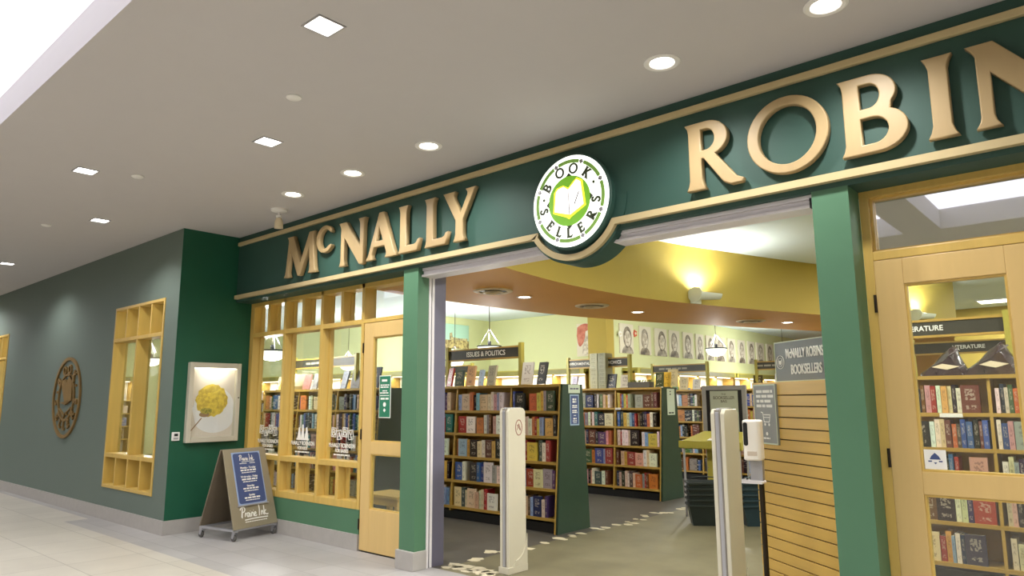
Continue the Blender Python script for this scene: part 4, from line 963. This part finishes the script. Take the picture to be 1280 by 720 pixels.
# flowers stuck beside the first canvas
fl_=thing('paper_flower','red paper flower beside the first portrait','decoration',(-8.5,9.78,2.92),R(90))
MB().prism([(.09*cos(j*pi/5)*(1 if j%2 else .72),.09*sin(j*pi/5)*(1 if j%2 else .72)) for j in range(10)],-.02,.002).build('petals',mat('red_paper',(206,92,64),.7),fl_); MB().lathe([(.001,-.03),(.03,-.03),(.03,-.02),(.001,-.02)],(0,0,0),12,'y').build('flower_centre',CREAM,fl_)
fl_=thing('paper_flower','white paper flower on the left edge of the first portrait','decoration',(-8.48,9.07,2.86),R(90))
MB().prism([(.075*cos(j*pi/5)*(1 if j%2 else .72),.075*sin(j*pi/5)*(1 if j%2 else .72)) for j in range(10)],-.05,-.027).build('petals',WHITE,fl_); MB().lathe([(.001,-.06),(.025,-.06),(.025,-.05),(.001,-.05)],(0,0,0),12,'y').build('flower_centre',CREAM,fl_)
rh=thing('portrait','red-haired profile picture left of the mustard pillar','picture',(-9.24,8.9,2.40),0)
cv=box('canvas',PAPERC,-.23,.25,-.03,.002,0,.74,rh)
MB().prism(smooth_path([(-.21,.66),(-.05,.73),(.12,.71),(.15,.60),(.02,.55),(.0,.42),(-.05,.30),(-.14,.22),(-.2,.3),(-.23,.48)],3),-.032,-.03).build('hair',REDH,cv)
MB().prism(smooth_path([(.02,.56),(.12,.58),(.2,.52),(.24,.40),(.2,.34),(.2,.24),(.1,.2),(.08,.05),(-.08,.04),(-.04,.3),(0,.42)],3),-.0335,-.032).build('face',P2,cv)
bp2=thing('beach_picture','large beach photograph on the left green wall','picture',(-12.2,7.55,2.66),R(90))
cv=box('canvas',mat('photo_sky_teal',(168,206,186),.6,var=.08,scale=2),-.55,.55,-.03,.002,0,.58,bp2)
MB().box(-.55,.55,-.0315,-.03,0,.20).build('sand',sketch_mat('photo_sand',(196,180,120),(120,104,70),16),cv)
MB().prism([(-.1,.2),(-.1,.36),(-.02,.38),(.0,.27),(.25,.25),(.5,.26),(.5,.2)],-.0325,-.0315).build('cliff',sketch_mat('photo_cliff',(200,190,140),(130,120,90),12),cv)

# ------------------------------------------------------------------ security pedestals
def gate(x,y,label,mark):
    g=thing('security_gate',label,'security gate',(x,y,0),0,'anti-theft pedestals at the entrance')
    MB().prism([(0,.06),(.235,.06),(.235,1.33),(.21,1.362),(.025,1.362),(0,1.33)],-.012,.012,'x').build('core_panel',METAL,g)
    MB().prism([(.004,.05),(.23,.05),(.23,1.325),(.205,1.355),(.03,1.355),(.004,1.325)],.02,.05,'x').prism([(.004,.05),(.23,.05),(.23,1.325),(.205,1.355),(.03,1.355),(.004,1.325)],-.05,-.02,'x').build('side_shell',PLATEW,g,bevel=.006)
    MB().box(-.02,.02,.004,.23,.05,1.35).build('spine',mat('grey_pedestal_core',(140,134,122),.5),g)
    MB().box(-.058,.058,-.006,.242,0,.055).build('foot',PLATEW,g,bevel=.004)
    pts=[(.06,0.055),(.235,.055),(.235,.30)]+[(.235-.0-.15*(1-cos(R(a))),.30-.2*sin(R(a))) for a in range(15,91,15)]
    MB().prism(pts,.05,.058,'x').build('foot_cover',PLATEW,g)
    if mark:
        mm=MB()
        oval=[(.14+.042*cos(R(a)),1.19+.065*sin(R(a))) for a in range(0,361,20)]
        mm.ribbon(oval,.007,.0505,.052,'x'); mm.ribbon([(.115,1.17),(.14,1.22),(.165,1.17)],.006,.0505,.052,'x'); mm.ribbon([(.12,1.215),(.16,1.165)],.006,.0505,.052,'x')
        mm.build('oval_emblem',mat('brown_emblem_ink',(150,96,84),.5),g)
    return g
gate(-4.105,.42,'cream anti-theft pedestal with an oval emblem, left in the entrance',True)
gate(-2.16,.42,'cream anti-theft pedestal on the right side of the entrance',False)

# ------------------------------------------------------------------ slatwall unit with sign, notice and sanitizer
d_=Vector((.808,-.589,0)).normalized(); rz_s=atan2(d_.y,d_.x); P0=Vector((-2.355,1.505,0))
SLM=wood('slatwall_maple',(208,170,86),.42,'x')
sl=thing('slatwall_stand','maple slatwall panel unit just inside the entrance','display stand',P0,rz_s)
b=MB(); z=.10; pitch=.0825; Wd=1.24
zs_=[]; zt=1.55
while zt>.12:
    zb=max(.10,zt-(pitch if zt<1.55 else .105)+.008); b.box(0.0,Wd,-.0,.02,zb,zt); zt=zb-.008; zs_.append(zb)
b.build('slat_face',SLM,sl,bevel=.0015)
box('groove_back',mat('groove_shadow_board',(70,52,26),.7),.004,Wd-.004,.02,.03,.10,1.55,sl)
box('carcass',SLM,0,Wd,.03,.10,0.0,1.55,sl); box('kick_board',SLM,.0,Wd,-.0,.03,0,.1,sl)
hb=MB()
for k in range(9):
    zc_=1.50-k*.165/1.0
    hb.prism([(.055+.006*cos(j*pi/4),zc_-.03+.006*sin(j*pi/4)) for j in range(8)],-.0015,.0,'x')
hb.build('peg_holes',BLACK,sl)
sp_=thing('shop_sign_panel','grey shop name panel standing on the slatwall unit','sign',P0+d_*.29+Vector((-d_.y,d_.x,0))*.035,rz_s); sp_.location.z=1.55
box('panel',GREYS,0,.98,0,.012,.0,.305,sp_); MB().box(0,.98,-.002,0,.297,.305).box(0,.98,-.002,0,0,.008).box(0,.007,-.002,0,.008,.297).box(.973,.98,-.002,0,.008,.297).build('pale_border',MINT,sp_)
text('McNALLY ROBINSON',.100,WTEXT,sp_,(.415,-.003,.205),.003,fit=.53,bold=.002); text('BOOKSELLERS',.100,WTEXT,sp_,(.385,-.003,.085),.003,fit=.36,bold=.002)
sm=MB().ribbon([(.07+.05*cos(R(a)),.15+.05*sin(R(a))) for a in range(0,361,20)],.004,-.003,0).ribbon([(.07+.032*cos(R(a)),.15+.032*sin(R(a))) for a in range(0,361,20)],.003,-.003,0)
sm.prism([(.052,.165),(.07,.158),(.088,.167),(.086,.138),(.07,.13),(.054,.136)],-.003,0); sm.build('round_mark',WTEXT,sp_)
nt2=thing('notice_board','narrow grey notice with a shopping cart icon on the slatwall','notice',P0+d_*.045+Vector((d_.y,-d_.x,0))*.012,rz_s); nt2.location.z=1.075
box('board',mat('mid_grey_notice',(138,140,136),.5),0,.30,-.006,.0115,0,.46,nt2); MB().box(0,.3,-.008,-.006,.45,.46).box(0,.3,-.008,-.006,0,.01).box(0,.007,-.008,-.006,.01,.45).box(.293,.3,-.008,-.006,.01,.45).build('pale_border',MINT,nt2)
bars(nt2,WTEXT,[(.405,.022,.04,.26),(.368,.022,.035,.27),(.33,.022,.04,.25),(.293,.022,.035,.26)],-.006)
MB().ribbon([(.09,.245),(.115,.24),(.13,.17),(.2,.17),(.215,.225),(.12,.225)],.008,-.0075,-.006).ribbon([(.125,.205),(.21,.205)],.006,-.0075,-.006).lathe([(.001,-.0075),(.011,-.0075),(.011,-.006),(.001,-.006)],(.14,0,.15),10,'y').lathe([(.001,-.0075),(.011,-.0075),(.011,-.006),(.001,-.006)],(.195,0,.15),10,'y').lathe([(.001,-.0075),(.014,-.0075),(.014,-.006),(.001,-.006)],(.16,0,.08),10,'y').build('cart_print',WTEXT,nt2)
bars(nt2,WTEXT,[(.045,.012,.11,.2)],-.006)
# sanitizer stand
ss=thing('sanitizer_stand','white hand sanitizer dispenser on a thin dark floor stand','sanitizer stand',(-2.13,.94,0),R(8)); ss.scale=(1.12,1.12,1.0)
DW=mat('white_dispenser_plastic',(238,232,222),.35,var=.02)
bd=MB().prism([(p[0],p[1]) for p in rr(-.06,.055,-.055,.055,.03)],.985,1.272,'z').build('dispenser_body',DW,ss,bevel=.012)
bk=MB().prism(rr(-.05,-.022,1.09,1.255,.013),-.057,-.05).build('black_window',BLACK,bd)
MB().prism([(-.03,1.02),(.03,1.02),(.03,1.05),(-.03,1.05)],-.0565,-.05).build('print_mark',mat('pale_label_print',(206,190,172),.5),bd)
box('mount_bracket',METAL,-.03,.05,-.02,.03,.84,1.0,ss,bevel=.004)
MB().box(-.075,.055,-.075,.035,.828,.842).box(-.075,.055,-.075,-.07,.842,.852).box(-.075,-.07,-.07,.035,.842,.852).build('drip_tray',TRACK,ss)
MB().tube([(.03,.01,.0),(.03,.01,.84)],.017,12).build('pole',BRONZE,ss,smooth=True)
MB().lathe([(.001,0),(.17,0),(.17,.008),(.03,.016),(.001,.016)],(.03,.01,0),28).build('round_base',BRONZE,ss,smooth=True)

# ------------------------------------------------------------------ display table, poster stand, baskets
tb=thing('display_lectern','olive yellow slanted display table with pedestal','table',(-3.98,4.02,0),0)
MB().prism([(-.40,-.0),(.40,-.0),(.27,.42),(-.27,.42)],.82,.86,'z').build('tray_base',OLIVE,tb)
lp=MB(); lp.add([(-.4,0,.90),(.4,0,.90),(.27,.42,1.02),(-.27,.42,1.02),(-.4,0,.86),(.4,0,.86),(.27,.42,.86),(-.27,.42,.86)],[(0,1,2,3),(4,5,1,0),(5,6,2,1),(6,7,3,2),(7,4,0,3),(7,6,5,4)]); lp.build('slanted_top',OLIVE,tb)
MB().box(-.41,.41,-.012,0,.83,.915).build('front_lip',OLIVE,tb)
pd=MB()
for k in range(7): pd.box(-.12,.10,.16,.34,.03+k*.113,.03+k*.113+.105)
pd.box(-.11,.09,.17,.33,0,.82).build('pedestal',OLIVE,tb)
for x in (-.36,.36): MB().tube([(x,.03,0),(x,.03,.83)],.014,10).build('leg',METAL,tb,smooth=True)
lf_=thing('leaflet','small red and white leaflet lying on the slanted table','leaflet',(-3.92,4.08,.925),0)
LN=MB(); LN.add([(-.12,0,0),(.08,0,0),(.07,.12,.034),(-.11,.12,.034),(-.12,0,.004),(.08,0,.004),(.07,.12,.038),(-.11,.12,.038)],[(3,2,1,0),(4,5,6,7),(0,1,5,4),(1,2,6,5),(2,3,7,6),(3,0,4,7)]); LN.build('paper',WHITE,lf_)
LN=MB(); LN.add([(-.112,.06,.0212),(.072,.06,.0212),(.066,.115,.0368),(-.106,.115,.0368)],[(0,1,2,3)]); LN.build('red_block',mat('red_ink',(170,60,44),.6),lf_)
ps=thing('poster_stand','grey framed poster stand with a pale green poster','poster stand',(-4.04,4.62,0),0)
FR=mat('grey_frame_metal',(150,148,144),.4,metal=.2)
MB().box(-.30,-.245,-.02,.02,.85,1.60).box(.245,.30,-.02,.02,.85,1.60).box(-.245,.245,-.02,.02,1.54,1.60).box(-.245,.245,-.02,.02,.85,.90).build('frame',FR,ps,bevel=.004)
box('backing',BLACK,-.245,.245,-.005,.01,.90,1.54,ps)
po=box('poster',mat('sage_poster_paper',(170,174,152),.6,var=.04),-.19,.19,-.012,-.005,.90,1.53,ps)
DK=mat('dark_poster_ink',(90,86,72),.6)
text('THE',.035,DK,po,(0,-.0125,1.485),.001); text('BOOKSELLER',.055,DK,po,(0,-.0125,1.44),.001,.9,bold=.0008); text('BAG',.045,DK,po,(0,-.0125,1.395),.001,bold=.0008)
MB().prism([(-.02,.98),(.09,.98),(.07,1.12),(.05,1.22),(.0,1.13)],-.0132,-.012).build('poster_figure',mat('tan_poster_ink',(166,130,96),.6),po)
for x in (-.27,.27): MB().tube([(x,0,0.02),(x,0,.86)],.014,10).build('pole',FR,ps,smooth=True)
MB().box(-.32,.32,-.16,.16,0,.02).build('base_plate',FR,ps,bevel=.004)
BK1=mat('black_green_basket',(24,34,28),.5,var=.3); BK2=mat('dark_teal_basket',(30,52,58),.5,var=.3)
def basket(parent_loc,rz,m,label,group,handle):
    t=thing('shopping_basket',label,'basket',parent_loc,rz,group)
    w0,d0,w1,d1,h=.15,.10,.195,.14,.235; b=MB(); th=.006
    def ring(w,d,z): return [(-w,-d,z),(w,-d,z),(w,d,z),(-w,d,z)]
    vs=ring(w0,d0,0)+ring(w1,d1,h)+ring(w0-th,d0-th,th)+ring(w1-th,d1-th,h)
    fs=[(3,2,1,0),(8,9,10,11)]
    for i in range(4):
        j=(i+1)%4; fs+=[(i,j,4+j,4+i),(8+j,8+i,12+i,12+j),(4+i,4+j,12+j,12+i)]
    b.add(vs,fs).build('tub',m,t)
    MB().box(-w1-.012,w1+.012,-d1-.012,-d1+.002,h-.02,h).box(-w1-.012,w1+.012,d1-.002,d1+.012,h-.02,h).box(-w1-.012,-w1+.002,-d1+.002,d1-.002,h-.02,h).box(w1-.002,w1+.012,-d1+.002,d1-.002,h-.02,h).build('rim',m,t)
    rb=MB()
    for k in range(7):
        x=-.13+k*.043; rb.add([(x-.004,-d0-.002,.02),(x+.004,-d0-.002,.02),(x*1.2+.004,-d1-.004,h-.02),(x*1.2-.004,-d1-.004,h-.02)],[(0,1,2,3)])
    rb.build('ribs',m,t)
    if handle: MB().tube([(-.17,-.05,h),(-.15,-.06,h+.05),(0,-.06,h+.06),(.15,-.06,h+.05),(.17,-.05,h)],.006,6).build('handle',m,t)
for k in range(5): basket((-3.90,3.66,.0+k*.062),R(35),BK1,'black-green basket, %s from bottom of the left stack'%ORD[k],'left stack of shopping baskets',k==4)
for k in range(5): basket((-3.62,4.02+.22,.0+k*.062) if False else (-3.42,4.0,.0+k*.062),R(40),BK2,'dark teal basket, %s from bottom of the right stack'%ORD[k],'right stack of shopping baskets',k==4)

# ------------------------------------------------------------------ added fill light: made-up shop ceiling panels out of view
def fill_panel(x,y,p,label,col=(1,.98,.93)):
    t=thing('ceiling_light',label,'ceiling light',(x,y,ZC),group='added shop fill panels')
    MB().box(-.3,.3,-.3,.3,-.03,0).build('housing',WHITE,t); box('diffuser',LEDW2,-.28,.28,-.28,.28,-.034,-.03,t)
    l=lamp('AREA','glow',(0,0,-.04),p,col,.5,parent=t); l.data.shape='SQUARE'
LEDW2=emis('fill_panel_diffuser',(255,250,240),4)
for i,(x,y) in enumerate(((-1.9,1.3),(.6,2.0),(1.4,5.0),(-.9,6.9),(.6,8.6),(3.6,3.4),(3.4,7.4),(-1.2,11.3),(-2.0,13.2))):
    fill_panel(x,y,95,'added fill panel in the right part of the shop, number %s from the door'%ORD[i])

spk=thing('sprinkler','small ceiling sprinkler head inside the entrance','sprinkler',(-2.44,4.96,ZC))
MB().lathe([(.001,0),(.03,0),(.03,-.006),(.008,-.01),(.008,-.03),(.02,-.034),(.001,-.034)],n=14).build('sprinkler_head',BRONZE,spk,smooth=True)
lt=thing('low_table','low light wooden table inside the left glass door','table',(-6.28,1.02,0),0)
box('table_top',MAPLEX,-.3,.3,-.2,.2,.39,.42,lt,bevel=.003); box('apron',MAPLEX,-.27,.27,-.17,.17,.31,.39,lt)
for x_ in (-.25,.25):
    for yy in (-.15,.15): box('leg',MAPLE,x_-.025,x_+.025,yy-.025,yy+.025,0,.31,lt)
w=bpy.data.worlds.new('world'); bpy.context.scene.world=w; w.use_nodes=True
w.node_tree.nodes['Background'].inputs[0].default_value=(.9,.95,1,1); w.node_tree.nodes['Background'].inputs[1].default_value=.15
vs=bpy.context.scene.view_settings; vs.view_transform='Standard'; vs.look='None'; vs.gamma=1; vs.use_curve_mapping=False; vs.exposure=.22
